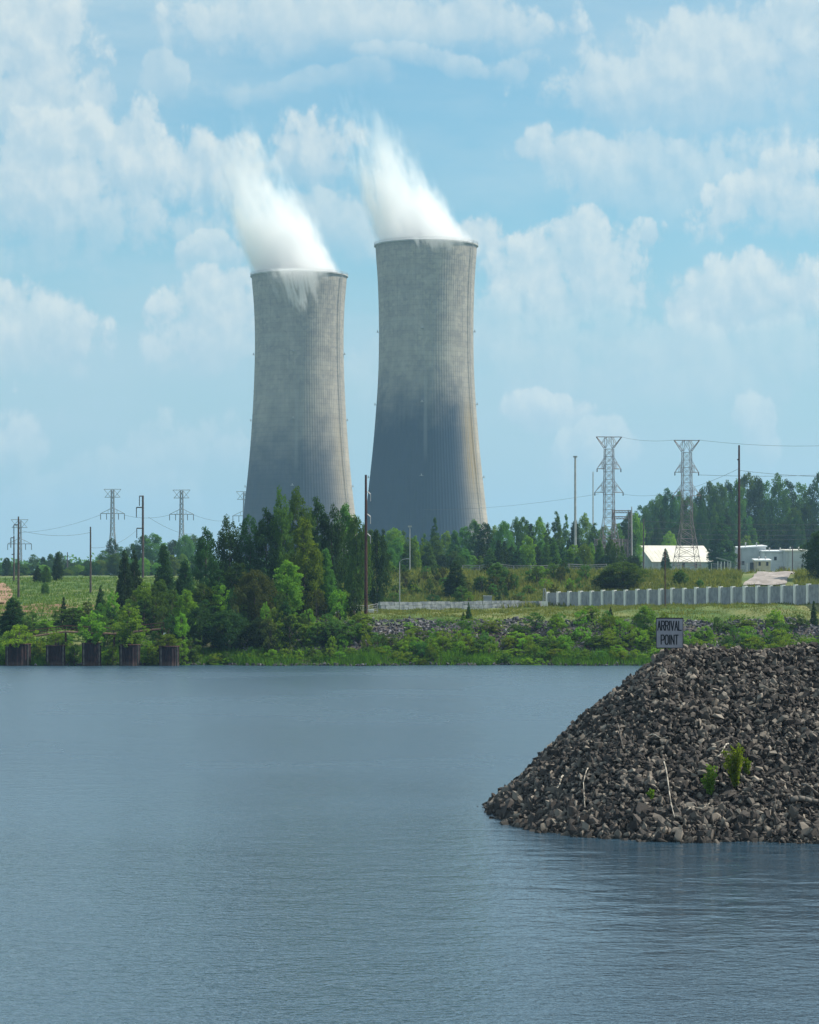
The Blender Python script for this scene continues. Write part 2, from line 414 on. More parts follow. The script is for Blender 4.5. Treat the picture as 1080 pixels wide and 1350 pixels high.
# ---------------------------------------------------------------- cooling towers
def make_concrete(name, dark_and_stain, rim_z):
    """board-marked concrete; lower shell dark blue, plus pale and ochre runs"""
    m, t, out = mat(name)
    co = obj_co(t); x, y, z = t.sep(co)
    ang = t.m('ARCTAN2', x, t.mul(y, -1.0))
    cyl = t.xyz(t.mul(ang, 24.0), 0.0, z)
    n1 = t.noise(cyl, 0.12, 6, 0.6)
    streak = t.noise(t.xyz(t.mul(ang, 24.0), 0.0, t.mul(z, 0.035)), 0.8, 5, 0.7)
    lift = t.noise(t.xyz(t.mul(ang, 1.2), 0.0, t.mul(z, 1.0)), 0.55, 2, 0.6)
    cell = t.node('ShaderNodeTexVoronoi', feature='F1'); cell.inputs['Scale'].default_value = 0.55; t.l.new(cyl, cell.inputs['Vector'])
    col = t.mix(t.ss(0.3, 0.7, n1), (0.305, 0.275, 0.235), (0.435, 0.390, 0.328))
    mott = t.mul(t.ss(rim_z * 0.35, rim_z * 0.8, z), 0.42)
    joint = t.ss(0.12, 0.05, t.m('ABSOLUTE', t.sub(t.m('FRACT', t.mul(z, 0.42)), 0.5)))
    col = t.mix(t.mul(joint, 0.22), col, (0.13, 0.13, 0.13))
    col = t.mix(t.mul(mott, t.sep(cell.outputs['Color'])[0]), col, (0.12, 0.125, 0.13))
    col = t.mix(t.mul(t.ss(0.45, 0.75, streak), 0.45), col, (0.14, 0.14, 0.145))
    col = t.mix(t.mul(t.ss(0.52, 0.75, lift), 0.35), col, (0.36, 0.35, 0.33))
    # dark blue lower shell below an uneven edge, fading towards the right
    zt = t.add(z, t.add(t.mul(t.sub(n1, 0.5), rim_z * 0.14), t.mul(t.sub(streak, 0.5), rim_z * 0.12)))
    low_band = t.ss(rim_z * dark_and_stain[0], rim_z * dark_and_stain[1], zt)
    side = t.ss(R(dark_and_stain[4]), R(dark_and_stain[3]), t.add(ang, t.mul(t.sub(streak, 0.5), 0.25)))
    col = t.mix(t.mul(t.mul(low_band, side), dark_and_stain[2]), col, (0.012, 0.028, 0.056))
    # pale run down the middle, ochre run towards the right edge
    run = t.mul(t.ss(0.05, 0.015, t.m('ABSOLUTE', t.sub(ang, -0.02))), t.mul(t.ss(rim_z * 0.32, rim_z * 0.42, z), t.ss(rim_z * 0.66, rim_z * 0.55, z)))
    col = t.mix(t.mul(run, 0.22), col, (0.42, 0.42, 0.40))
    och = t.mul(t.ss(0.35, 0.05, t.m('ABSOLUTE', t.sub(ang, R(58)))), t.mul(t.ss(rim_z * 0.18, rim_z * 0.34, z), t.ss(rim_z * 0.60, rim_z * 0.42, z)))
    col = t.mix(t.mul(och, t.mul(dark_and_stain[5], t.ss(0.3, 0.6, streak))), col, (0.28, 0.20, 0.085))
    pbsdf(t, out, col, 0.92, 0, bump(t, n1, 0.3, 0.3), 0.1)
    return m

def tower(name, px, Y, ztop, prof, base_z, label, dark_and_stain):
    """prof: (photo row, half width in photo pixels)"""
    root = empty(name, (PX(px, Y), Y, base_z))
    tag(root, label, 'cooling tower', 'cooling towers')
    zs = [PZ(r, Y) - base_z for r, h in prof][::-1]; rs = [h / F * Y for r, h in prof][::-1]
    H = ztop - base_z
    zz = np.linspace(0, H, 90)
    rr = np.interp(zz, zs, rs)
    k = np.ones(9) / 9.0
    rr = np.convolve(np.pad(rr, 4, mode='edge'), k, mode='valid')
    rr[0] = rr[1] + (rr[1] - rr[2])
    NR, SEG = 116, 6
    na_ = NR * SEG
    an = np.arange(na_) / na_ * 2 * math.pi
    ph = (np.arange(na_) % SEG)
    rib = np.where((ph == 0) | (ph == 1), 0.065, 0.0)
    V_ = []
    for z, r in zip(zz, rr):
        V_.append(np.stack([(r + rib) * np.cos(an), (r + rib) * np.sin(an), np.full(na_, z)], -1))
    for z, r in zip(zz[::-1], rr[::-1]):
        V_.append(np.stack([(r - 0.9) * np.cos(an), (r - 0.9) * np.sin(an), np.full(na_, z)], -1))
    V_ = np.concatenate(V_); n_r = 180
    id_ = np.arange(n_r * na_).reshape(n_r, na_); nxt = np.roll(id_, -1, axis=1)
    f = [np.stack([id_[:-1], nxt[:-1], nxt[1:], id_[1:]], -1).reshape(-1, 4), np.stack([id_[-1], nxt[-1], nxt[0], id_[0]], -1)]
    link_mesh('shell', np_mesh('shell', V_, np.concatenate(f)), make_concrete(name + '_concrete', dark_and_stain, H), root)
    # stiffening ring and hand rail round the rim
    rt = rr[-1]; b = MB(); n = 96
    for a in range(n):
        for (r1, r2, z1, z2) in ((rt - 0.95, rt + 0.75, H - 0.1, H + 0.55),):
            c = [(math.cos(2 * math.pi * q / n), math.sin(2 * math.pi * q / n)) for q in (a, a + 1)]
            p = [(c[0][0] * r1, c[0][1] * r1, z1), (c[0][0] * r2, c[0][1] * r2, z1), (c[1][0] * r2, c[1][1] * r2, z1), (c[1][0] * r1, c[1][1] * r1, z1)]
            p += [(q[0], q[1], z2) for q in p]
            b.poly(p, [(4, 5, 6, 7), (0, 3, 2, 1), (1, 2, 6, 5), (0, 4, 7, 3)])
    b.build('rim', RIM, root)
    b = MB()
    for a in range(n):
        c0 = 2 * math.pi * a / n; c1 = 2 * math.pi * (a + 1) / n; r1 = rt + 0.6
        p0 = (math.cos(c0) * r1, math.sin(c0) * r1); p1 = (math.cos(c1) * r1, math.sin(c1) * r1)
        b.tube((*p0, H + 0.55), (*p0, H + 1.6), 0.06)
        for zz_ in (1.05, 1.6): b.tube((*p0, H + zz_), (*p1, H + zz_), 0.05)
    b.build('handrail', GALV, root)
    # caged ladder up the right flank, with landings
    al = R(-28); b = MB()
    pts = [((r + 0.9) * math.cos(al), (r + 0.9) * math.sin(al), z) for z, r in zip(zz, rr)]
    tv = (-math.sin(al) * 0.35, math.cos(al) * 0.35)
    for sgn in (-1, 1):
        b.path([(p[0] + tv[0] * sgn, p[1] + tv[1] * sgn, p[2]) for p in pts[::3]] + [(pts[-1][0] + tv[0] * sgn, pts[-1][1] + tv[1] * sgn, H + 1.5)], 0.07)
    for z in np.arange(4, H, 1.6):
        r = float(np.interp(z, zz, rr)) + 0.95
        b.box((r * math.cos(al), r * math.sin(al), z), (0.75, 0.75, 0.14), al)
    b.build('ladder', GALV, root)
    for zf in (0.30, 0.52, 0.74):
        z = H * zf; r = float(np.interp(z, zz, rr))
        for dg in (-6, -95, -178):
            a = R(dg); b = MB()
            b.box(((r + 0.6) * math.cos(a), (r + 0.6) * math.sin(a), z), (1.2, 1.6, 0.15), a)
            b.box(((r + 0.75) * math.cos(a), (r + 0.75) * math.sin(a), z + 0.5), (0.4, 0.4, 0.8), a)
            b.build('warning_light', GALV, root)
    return root, rt, H
RIM = simple('rim_concrete', (0.30, 0.30, 0.29), (0.42, 0.42, 0.40), 0.5, 0.9)

TB = 9.3
PR = [(322, 67.5), (345, 65.3), (370, 63.6), (397, 62.6), (430, 62.0), (474, 62.3), (500, 63.2), (529, 65.0), (560, 67.4), (591, 70.0), (630, 74.2), (669, 78.6), (690, 81.2), (757, 90.0)]
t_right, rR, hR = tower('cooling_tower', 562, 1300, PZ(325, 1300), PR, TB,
    'taller right-hand concrete cooling tower with a darker lower shell, steaming', 'x' and (0.68, 0.42, 0.97, 26, 74, 0.8))
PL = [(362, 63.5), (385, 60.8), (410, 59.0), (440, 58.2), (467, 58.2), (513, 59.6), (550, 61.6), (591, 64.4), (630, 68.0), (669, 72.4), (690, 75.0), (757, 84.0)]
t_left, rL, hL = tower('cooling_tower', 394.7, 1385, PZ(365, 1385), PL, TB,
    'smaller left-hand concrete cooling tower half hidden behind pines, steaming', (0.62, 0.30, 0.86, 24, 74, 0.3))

# ---------------------------------------------------------------- steam plumes
def steam_material(name, Hh, R0, lean, seed, dens, skirt_w=0.45):
    m, t, out = mat(name)
    co = obj_co(t); x, y, z = t.sep(co)
    h = t.m('DIVIDE', z, Hh)
    hp = t.mx(h, 0.0)
    xc = t.mul(t.m('POWER', hp, lean[1]), -lean[0])
    rad = t.mul(R0, t.add(lean[2], t.mul(hp, lean[3])))
    a0_ = t.div(t.sub(x, xc), rad)
    skirt = t.add(1.0, t.mul(t.mul(t.ss(0.0, -0.8, a0_), t.ss(0.15, 0.65, hp)), skirt_w))
    a = t.div(a0_, skirt); b = t.div(t.sub(y, t.mul(hp, 6.0)), rad)
    d = t.m('SQRT', t.add(t.mul(a, a), t.mul(b, b)))
    sx = t.add(x, t.mul(z, 0.22))                     # streaks follow the lean of the wind
    v = t.xyz(t.mul(sx, 1.2), y, t.add(t.mul(z, 0.48), seed))
    n = t.noise(v, 0.060, 5, 0.62, 0.5)
    nl = t.noise(v, 0.17, 4, 0.70, 0.6)
    nf = t.noise(v, 0.42, 3, 0.6)
    nn = t.m('MULTIPLY_ADD', t.sub(t.add(t.add(t.mul(n, 0.50), t.mul(nl, 0.33)), t.mul(nf, 0.17)), 0.5), 3.6, 0.5)
    # tattered: the threshold rises with height and with distance from the core
    edge = t.add(t.mul(t.m('POWER', d, 2.2), 0.50), t.mul(t.m('POWER', hp, 1.1), 0.62))
    dn = t.ss(0.0, 0.60, t.sub(nn, t.sub(edge, 0.12)))
    dn = t.mul(dn, t.ss(1.0, 0.80, h)); dn = t.mul(dn, t.ss(1.05, 0.8, d))
    dn = t.mul(dn, t.ss(-0.06, 0.0, h))
    dn = t.mul(dn, t.add(0.20, t.mul(0.80, t.ss(0.7, 0.0, hp))))
    pv = t.node('ShaderNodeVolumePrincipled'); pv.inputs['Color'].default_value = (1, 1, 1, 1)
    pv.inputs['Anisotropy'].default_value = 0.15
    t.set(pv.inputs['Density'], t.mul(dn, dens))
    t.l.new(pv.outputs[0], out.inputs['Volume'])
    return m

def plume(root_t, rt, H, Hh, lean, seed, dens, label):
    loc = root_t.location; o0 = (loc.x, loc.y, loc.z + H)
    vs = []; n = 20; lv = np.linspace(-0.035, 1.0, 12)
    for h in lv:
        hp = max(h, 0); xc = -lean[0] * hp ** lean[1]; r = rt * (lean[2] + hp * lean[3]) * 1.06
        if h < 0.01: r = min(r, rt - 1.2)
        for k in range(n):
            a = 2 * math.pi * k / n
            rx_ = r * (1 + 0.5 * min(1.0, max(0.0, hp - 0.1) / 0.4)) if math.cos(a) < 0 else r
            vs.append((xc + rx_ * math.cos(a), hp * 6 + r * math.sin(a), h * Hh))
    fs = []
    for i in range(len(lv) - 1):
        for k in range(n):
            fs.append((i * n + k, i * n + (k + 1) % n, (i + 1) * n + (k + 1) % n, (i + 1) * n + k))
    fs.append(tuple(reversed(range(n)))); fs.append(tuple(range((len(lv) - 1) * n, len(lv) * n)))
    me = bpy.data.meshes.new('steam_plume'); me.from_pydata(vs, [], fs); me.update()
    o = link_mesh('steam_plume', me, steam_material('steam_' + str(seed), Hh, rt, lean, float(seed), dens), None, o0)
    tag(o, label, 'steam plume', 'steam plumes', 'thing')
    return o
pR = plume(t_right, rR, hR, 84.0, (36.0, 0.95, 1.02, -0.45), 11, 0.24, 'dense white steam plume leaning left above the taller right-hand tower')
pL = plume(t_left, rL, hL, 90.0, (31.0, 0.80, 1.02, -0.12), 47, 0.20, 'ragged white steam plume above the smaller left-hand tower')

def spill(parent, rt, a0, a1, drop, seed, dens):
    """wisps of steam sinking over the rim, hugging the outside of the shell"""
    vs = []; n = 14
    for z in (-drop, 1.2):
        for r in (rt - 1.3, rt + 6.0):
            rr_ = r if z > 0 else r - 0.3
            for k in range(n + 1):
                a = R(a0 + (a1 - a0) * k / n)
                vs.append((rr_ * math.cos(a) if r > rt else (rt + 1.15) * math.cos(a), rr_ * math.sin(a) if r > rt else (rt + 1.15) * math.sin(a), z))
    q = n + 1; fs = []
    for k in range(n):
        fs += [(k, k + 1, q + k + 1, q + k), (2 * q + k + 1, 2 * q + k, 3 * q + k, 3 * q + k + 1),
               (k + 1, k, 2 * q + k, 2 * q + k + 1), (q + k, q + k + 1, 3 * q + k + 1, 3 * q + k)]
    fs += [(0, q, 3 * q, 2 * q), (n, 2 * q + n, 3 * q + n, q + n)]
    m, t, out = mat('spilling_steam_%d' % seed)
    co = obj_co(t); x, y, z = t.sep(co)
    ang = t.m('MULTIPLY', t.m('ARCTAN2', y, x), 57.3)
    u = t.div(t.sub(ang, (a0 + a1) / 2.0), (a1 - a0) / 2.0)
    s = t.noise(t.xyz(t.add(t.mul(ang, 0.42), t.mul(z, 0.22)), t.mul(z, 0.05), t.add(t.mul(z, 0.10), seed)), 0.30, 6, 0.68, 0.9)
    deep = t.div(t.mul(z, -1.0), drop)
    lim = t.add(0.24, t.add(t.mul(deep, 0.36), t.mul(t.mul(u, u), 0.30)))
    dn = t.ss(0.0, 0.22, t.sub(s, lim))
    dn = t.mul(dn, t.ss(1.0, 0.6, deep))
    pv = t.node('ShaderNodeVolumePrincipled'); pv.inputs['Color'].default_value = (1, 1, 1, 1)
    t.set(pv.inputs['Density'], t.mul(dn, dens)); t.l.new(pv.outputs[0], out.inputs['Volume'])
    me = bpy.data.meshes.new('spilling_wisp'); me.from_pydata(vs, [], fs); me.update()
    link_mesh('spilling_wisp', me, m, parent, (0, 0, 0))
spill(pL, rL, -126, -56, 26.0, 3, 0.20)
spill(pR, rR, -110, -44, 8.0, 8, 0.09)

# ---------------------------------------------------------------- plants
rng = np.random.default_rng(5)
def leaf_cloud(centres, radii, counts, leaf, flat=0.8, up=0.3):
    """small quads scattered through leaf clumps"""
    P = []
    for c, r, n in zip(centres, radii, counts):
        d = rng.normal(size=(n, 3)); d /= np.linalg.norm(d, axis=1)[:, None]
        rad = r * rng.uniform(0.25, 1.0, (n, 1)) ** 0.5
        P.append(np.array(c) + d * rad * np.array([1, 1, flat]))
    P = np.concatenate(P); n = len(P)
    return quads(P, leaf * rng.uniform(0.6, 1.3, n), up)
def quads(P, s, up=0.3):
    n = len(P)
    nr = rng.normal(size=(n, 3)); nr[:, 2] = np.abs(nr[:, 2]) + up; nr /= np.linalg.norm(nr, axis=1)[:, None]
    h = rng.normal(size=(n, 3)); u = np.cross(nr, h); u /= np.linalg.norm(u, axis=1)[:, None]; v = np.cross(nr, u)
    s = s[:, None]
    V_ = np.stack([P - u * s * 0.5, P - v * s * 0.36 + u * s * 0.1, P + u * s * 0.55, P + v * s * 0.36 + u * s * 0.05], 1).reshape(-1, 3)
    return V_, np.arange(4 * n).reshape(-1, 4)

def env_cedar(t): return np.minimum(1.0, (1.02 - t) * 1.35) ** 0.75 * (0.75 + 0.25 * np.minimum(1, t * 6))
def env_cone(t): return (1.03 - t) ** 0.85
def env_poplar(t): return np.sin(np.clip(t * 0.86 + 0.12, 0, 1) * math.pi) ** 0.55
def env_oak(t): return np.sqrt(np.clip(1 - (2 * t - 0.95) ** 2, 0.02, 1))
def env_pine(t): return np.minimum(1.0, (1.04 - t) * 2.5) ** 0.75 * (0.7 + 0.3 * np.minimum(1, t * 4))
def env_shrub(t): return np.sqrt(np.clip(1 - (t * 0.98) ** 2, 0.03, 1))

def tube_arr(V_, F_, pts, r0, r1, n=6):
    b = sum(len(v) for v in V_)
    pts = [Vector(p) for p in pts]; ring = []
    for i, p in enumerate(pts):
        r = r0 + (r1 - r0) * i / (len(pts) - 1)
        ring.append([(p.x + r * math.cos(2 * math.pi * k / n), p.y + r * math.sin(2 * math.pi * k / n), p.z) for k in range(n)])
    V_.append(np.array(ring).reshape(-1, 3))
    for i in range(len(pts) - 1):
        for k in range(n):
            F_.append((b + i * n + k, b + i * n + (k + 1) % n, b + (i + 1) * n + (k + 1) % n, b + (i + 1) * n + k))

def proto(kind, H, W, base, env, n_cl, cr, n_leaf, leaf, gap=0.0, jit=0.12, stems=1):
    """crown mesh + trunk mesh of a plant H tall, W wide"""
    cen, rad, cnt = [], [], []
    lob = rng.uniform(0, 2 * math.pi, 3)
    while len(cen) < n_cl:
        t_ = rng.uniform(0, 1); e = float(env(t_))
        if rng.uniform() > e + 0.15: continue
        a = rng.uniform(0, 2 * math.pi)
        wob = 1 + jit * math.sin(2 * a + lob[0] + 5 * t_) + jit * math.sin(3 * a + lob[1] - 9 * t_) + rng.normal() * jit * 0.5
        q = e * wob * W / 2 * rng.uniform(0.15, 1.0) ** 0.45
        z = base + t_ * (H - base)
        if gap and math.sin(a * 2 + t_ * 13 + lob[2]) > 1 - gap: continue
        r = cr * rng.uniform(0.55, 1.25) * (0.55 + 0.45 * e)
        cen.append((q * math.cos(a), q * math.sin(a), z)); rad.append(r); cnt.append(int(n_leaf * (r / cr) ** 2) + 4)
    V1, F1 = leaf_cloud(cen, rad, cnt, leaf)
    V1 = V1 / np.array([W, W, H])
    crown = np_mesh(kind + '_crown', V1, F1)
    V2, F2 = [], []
    for s in range(stems):
        ox, oy = (0, 0) if stems == 1 else (rng.normal() * W * 0.08, rng.normal() * W * 0.08)
        th = H * (0.88 if stems == 1 else rng.uniform(0.5, 0.8))
        tr = H * 0.016 + 0.03
        pts = [(ox + math.sin(i * 1.1 + s) * 0.01 * H * i / 3, oy + math.cos(i * 1.7 + s) * 0.01 * H * i / 3, th * i / 6 - (0.03 * H if i == 0 else 0)) for i in range(7)]
        tube_arr(V2, F2, pts, tr * 1.5, tr * 0.2)
    for c in cen[::max(1, n_cl // 22)]:
        z0 = max(H * 0.05, c[2] - math.hypot(c[0], c[1]) * 0.8)
        tube_arr(V2, F2, [(0, 0, z0), (c[0] * 0.5, c[1] * 0.5, (z0 + c[2]) / 2 - 0.02 * H), c], H * 0.006 + 0.012, 0.01, 4)
    V2 = np.concatenate(V2) / np.array([W, W, H])
    trunk = np_mesh(kind + '_trunk', V2, F2, True)
    trunk.materials.append(BARK); crown.materials.append(L_MID)
    return crown, trunk

PROTO = {
    'cedar': [proto('cedar', 10, 4.0, 0.0, env_cedar, 260, 0.66, 85, 0.24, 0, 0.07) for _ in range(3)],
    'conifer': [proto('conifer', 10, 4.2, 0.1, env_cone, 220, 0.55, 75, 0.24, 0, 0.12) for _ in range(2)],
    'pine': [proto('pine', 12, 5.2, 1.2, env_pine, 190, 0.80, 90, 0.26, 0.10, 0.16) for _ in range(3)],
    'poplar': [proto('poplar', 12, 4.6, 0.2, env_poplar, 220, 0.72, 80, 0.26, 0.05, 0.15) for _ in range(3)],
    'oak': [proto('oak', 10, 8.0, 0.6, env_oak, 210, 0.95, 100, 0.29, 0.06, 0.13) for _ in range(3)],
    'shrub': [proto('shrub', 2.0, 2.8, 0.0, env_shrub, 60, 0.30, 55, 0.14, 0.12, 0.22, 4) for _ in range(4)],
    'tallshrub': [proto('tallshrub', 3.6, 2.2, 0.0, env_poplar, 70, 0.30, 60, 0.15, 0.2, 0.25, 3) for _ in range(3)],
}
KINDNAME = {'cedar': 'cedar_tree', 'conifer': 'conifer_tree', 'pine': 'pine_tree', 'poplar': 'poplar_tree', 'oak': 'broadleaf_tree', 'shrub': 'shrub', 'tallshrub': 'tall_shrub'}
CATNAME = {'cedar': 'cedar tree', 'conifer': 'conifer', 'pine': 'pine tree', 'poplar': 'tree', 'oak': 'tree', 'shrub': 'shrub', 'tallshrub': 'shrub'}

def plant(px, topy, Y, wpx, kind, m, label, group, basez=None, parts=True, var=None):
    x = PX(px, Y); g = G(x, Y) if basez is None else basez
    h = PZ(topy, Y) - g; wd = wpx / F * Y
    if h < 0.25: h = 0.25
    crown, trunk = PROTO[kind][random.randrange(len(PROTO[kind])) if var is None else var % len(PROTO[kind])]
    rz = random.uniform(0, 6.28)
    if parts:
        root = empty(KINDNAME[kind], (x, Y, g), rz)
        par = root
    else:
        par = None
    c = bpy.data.objects.new('crown' if parts else KINDNAME[kind], crown); COL.objects.link(c)
    if parts: c.parent = par
    else: c.location = (x, Y, g); c.rotation_euler = (0, 0, rz)
    c.scale = (wd, wd, h)
    c.material_slots[0].link = 'OBJECT'; c.material_slots[0].material = m
    if parts:
        tk = bpy.data.objects.new('trunk', trunk); COL.objects.link(tk); tk.parent = par; tk.scale = (wd, wd, h)
    top = root if parts else c
    tag(top, label, CATNAME[kind], group)
    return top

TONE = {L_DARK: 'dark green', L_MID: 'mid green', L_BRIGHT: 'bright green', L_OLIVE: 'olive green', L_LIME: 'yellow-green'}
MARKS = [(20, 'left edge cedar'), (90, 'left field pole'), (170, 'twin dark cedars'), (195, 'pole with side arms'), (245, 'distant pylon'),
         (300, 'left pine clump'), (395, 'left cooling tower'), (482, 'tall rusty pole'), (562, 'right cooling tower'), (660, 'wood edge right of tower'), (757, 'slim light mast'),
         (803, 'left steel pylon'), (855, 'gabled shed'), (905, 'right steel pylon'), (974, 'tall bare pole'), (1040, 'long white building'), (1090, 'right picture edge')]
def near(px): return min(MARKS, key=lambda q: abs(q[0] - px))[1]
KW = {'cedar': 'column-shaped cedar', 'conifer': 'pointed conifer', 'pine': 'ragged pine', 'poplar': 'upright leafy tree', 'oak': 'round-crowned tree', 'shrub': 'low shrub', 'tallshrub': 'upright shrub'}
def auto(kind, m, where, px):
    return '%s %s %s, by the %s' % (TONE[m], KW[kind], where, near(px))

# --- far wood behind the bank, middle and right (photo px, top row, width)
MID = [(478, 702, 30), (490, 700, 22), (505, 698, 26), (520, 696, 24), (532, 700, 24), (546, 706, 22), (560, 704, 22), (573, 683, 24), (588, 701, 20),
       (600, 697, 20), (612, 695, 22), (625, 686, 24), (640, 690, 24), (652, 694, 20), (664, 688, 24), (680, 683, 20), (690, 684, 20), (700, 690, 22),
       (711, 684, 20), (722, 690, 22), (734, 675, 22), (746, 679, 20), (758, 684, 22), (770, 678, 22), (784, 690, 24), (797, 694, 22), (812, 690, 24), (826, 684, 22), (838, 678, 20)]
for i, (px, ty, wd) in enumerate(MID):
    kind = ['poplar', 'cedar', 'oak', 'poplar', 'conifer'][(i * 7 + i // 3) % 5]
    if px == 573: kind = 'conifer'
    m_ = [L_MID, L_DARK, L_MID, L_MID, L_BRIGHT][(i * 3) % 5]
    Y = 470 + 60 * random.random() + (70 if px > 735 else 0)
    plant(px, ty, Y, wd * (1.25 if kind == 'oak' else 1.05), kind, m_, auto(kind, m_, 'in the ridge wood', px), 'trees of the wood along the ridge', parts=False)
for i in range(44):
    px = 482 + i * 8.3 + random.uniform(-3, 3); ty = 716 + random.uniform(-10, 18)
    kind = random.choice(['poplar', 'cedar', 'oak', 'conifer', 'poplar']); m_ = random.choice([L_MID, L_DARK, L_MID, L_BRIGHT])
    plant(px, ty, 425 + 30 * random.random(), random.uniform(14, 22), kind, m_, auto(kind, m_, 'fronting the ridge wood', px), 'front row of the ridge wood', parts=False)
RIGHT = [(830, 676, 24), (845, 668, 26), (858, 664, 26), (870, 652, 26), (882, 646, 26), (895, 652, 24), (908, 655, 22), (922, 648, 24), (935, 639, 28), (948, 637, 26),
         (960, 636, 26), (972, 634, 24), (986, 624, 30), (1000, 630, 24), (1012, 636, 24), (1026, 627, 28), (1040, 634, 26), (1053, 638, 30), (1064, 645, 26), (1080, 628, 26), (1096, 634, 28)]
for i, (px, ty, wd) in enumerate(RIGHT):
    kind = ['poplar', 'oak', 'poplar', 'poplar', 'oak'][(i * 3 + i // 4) % 5]
    m_ = [L_MID, L_MID, L_DARK][(i * 5) % 3]
    Y = 700 + 60 * random.random()
    plant(px, ty, Y, wd * (1.3 if kind == 'oak' else 1.1), kind, m_, auto(kind, m_, 'high in the right-hand wood', px), 'tall trees of the right-hand wood', parts=False)
for i in range(40):
    px = 835 + i * 6.6 + random.uniform(-3, 3); ty = 690 + random.uniform(-28, 14)
    if px < 870: ty = max(ty, 688)
    kind = random.choice(['poplar', 'pine', 'oak', 'cedar', 'conifer']); m_ = random.choice([L_MID, L_DARK, L_DARK, L_MID])
    plant(px, ty, 645 + 40 * random.random(), random.uniform(18, 26), kind, m_, auto(kind, m_, 'fronting the right-hand wood', px), 'lower front trees of the right-hand wood', parts=False)
# --- far wood on the left
LEFT = [(2, 742, 14), (12, 740, 14), (24, 741, 14), (33, 743, 12), (45, 731, 14), (57, 733, 12), (67, 729, 14), (78, 727, 13), (88, 738, 14), (98, 742, 14), (105, 737, 14), (116, 739, 16), (127, 740, 16),
        (138, 726, 18), (148, 709, 14), (160, 721, 22), (176, 718, 22), (190, 706, 26), (203, 704, 26), (217, 716, 20), (229, 712, 22), (245, 705, 24), (256, 706, 22), (268, 712, 22)]
for i, (px, ty, wd) in enumerate(LEFT):
    kind = ['poplar', 'oak', 'cedar'][(i * 5 + i // 3) % 3]
    if px == 148: kind = 'pine'
    m_ = [L_MID, L_DARK, L_MID][(i * 2) % 3]
    plant(px, ty, 640 + 60 * random.random(), wd * 1.15, kind, m_, auto(kind, m_, 'in the distant left wood', px), 'trees of the distant left-hand wood', parts=False)
for i in range(34):
    px = -6 + i * 8.6 + random.uniform(-3, 3); ty = 752 + random.uniform(-8, 8) - (px > 120) * 16
    kind = random.choice(['oak', 'poplar', 'oak']); m_ = random.choice([L_MID, L_DARK, L_BRIGHT])
    plant(px, ty, 560 + 50 * random.random(), random.uniform(14, 20), kind, m_, auto(kind, m_, 'fronting the distant left wood', px), 'low trees of the distant left-hand wood', parts=False)

n = 60000
x = rng.uniform(-420, 420, n); y = rng.uniform(1050, 1250, n)
hz_ = 4.5 + 4 * (0.5 + 0.5 * np.sin(x * 0.11 + y * 0.05) * np.sin(x * 0.047 + 1.0)) + 1.0 * np.sin(x * 0.6)
z = ground(x, y) + hz_ * rng.uniform(0, 1, n) ** 0.6
fv, ff = quads(np.stack([x, y, z], -1), rng.uniform(0.7, 1.6, n), 0.3)
tag(link_mesh('distant_woodland', np_mesh('distant_woodland', fv, ff), L_MID), 'far-off low belt of woodland along the horizon', 'woodland', None, 'stuff')

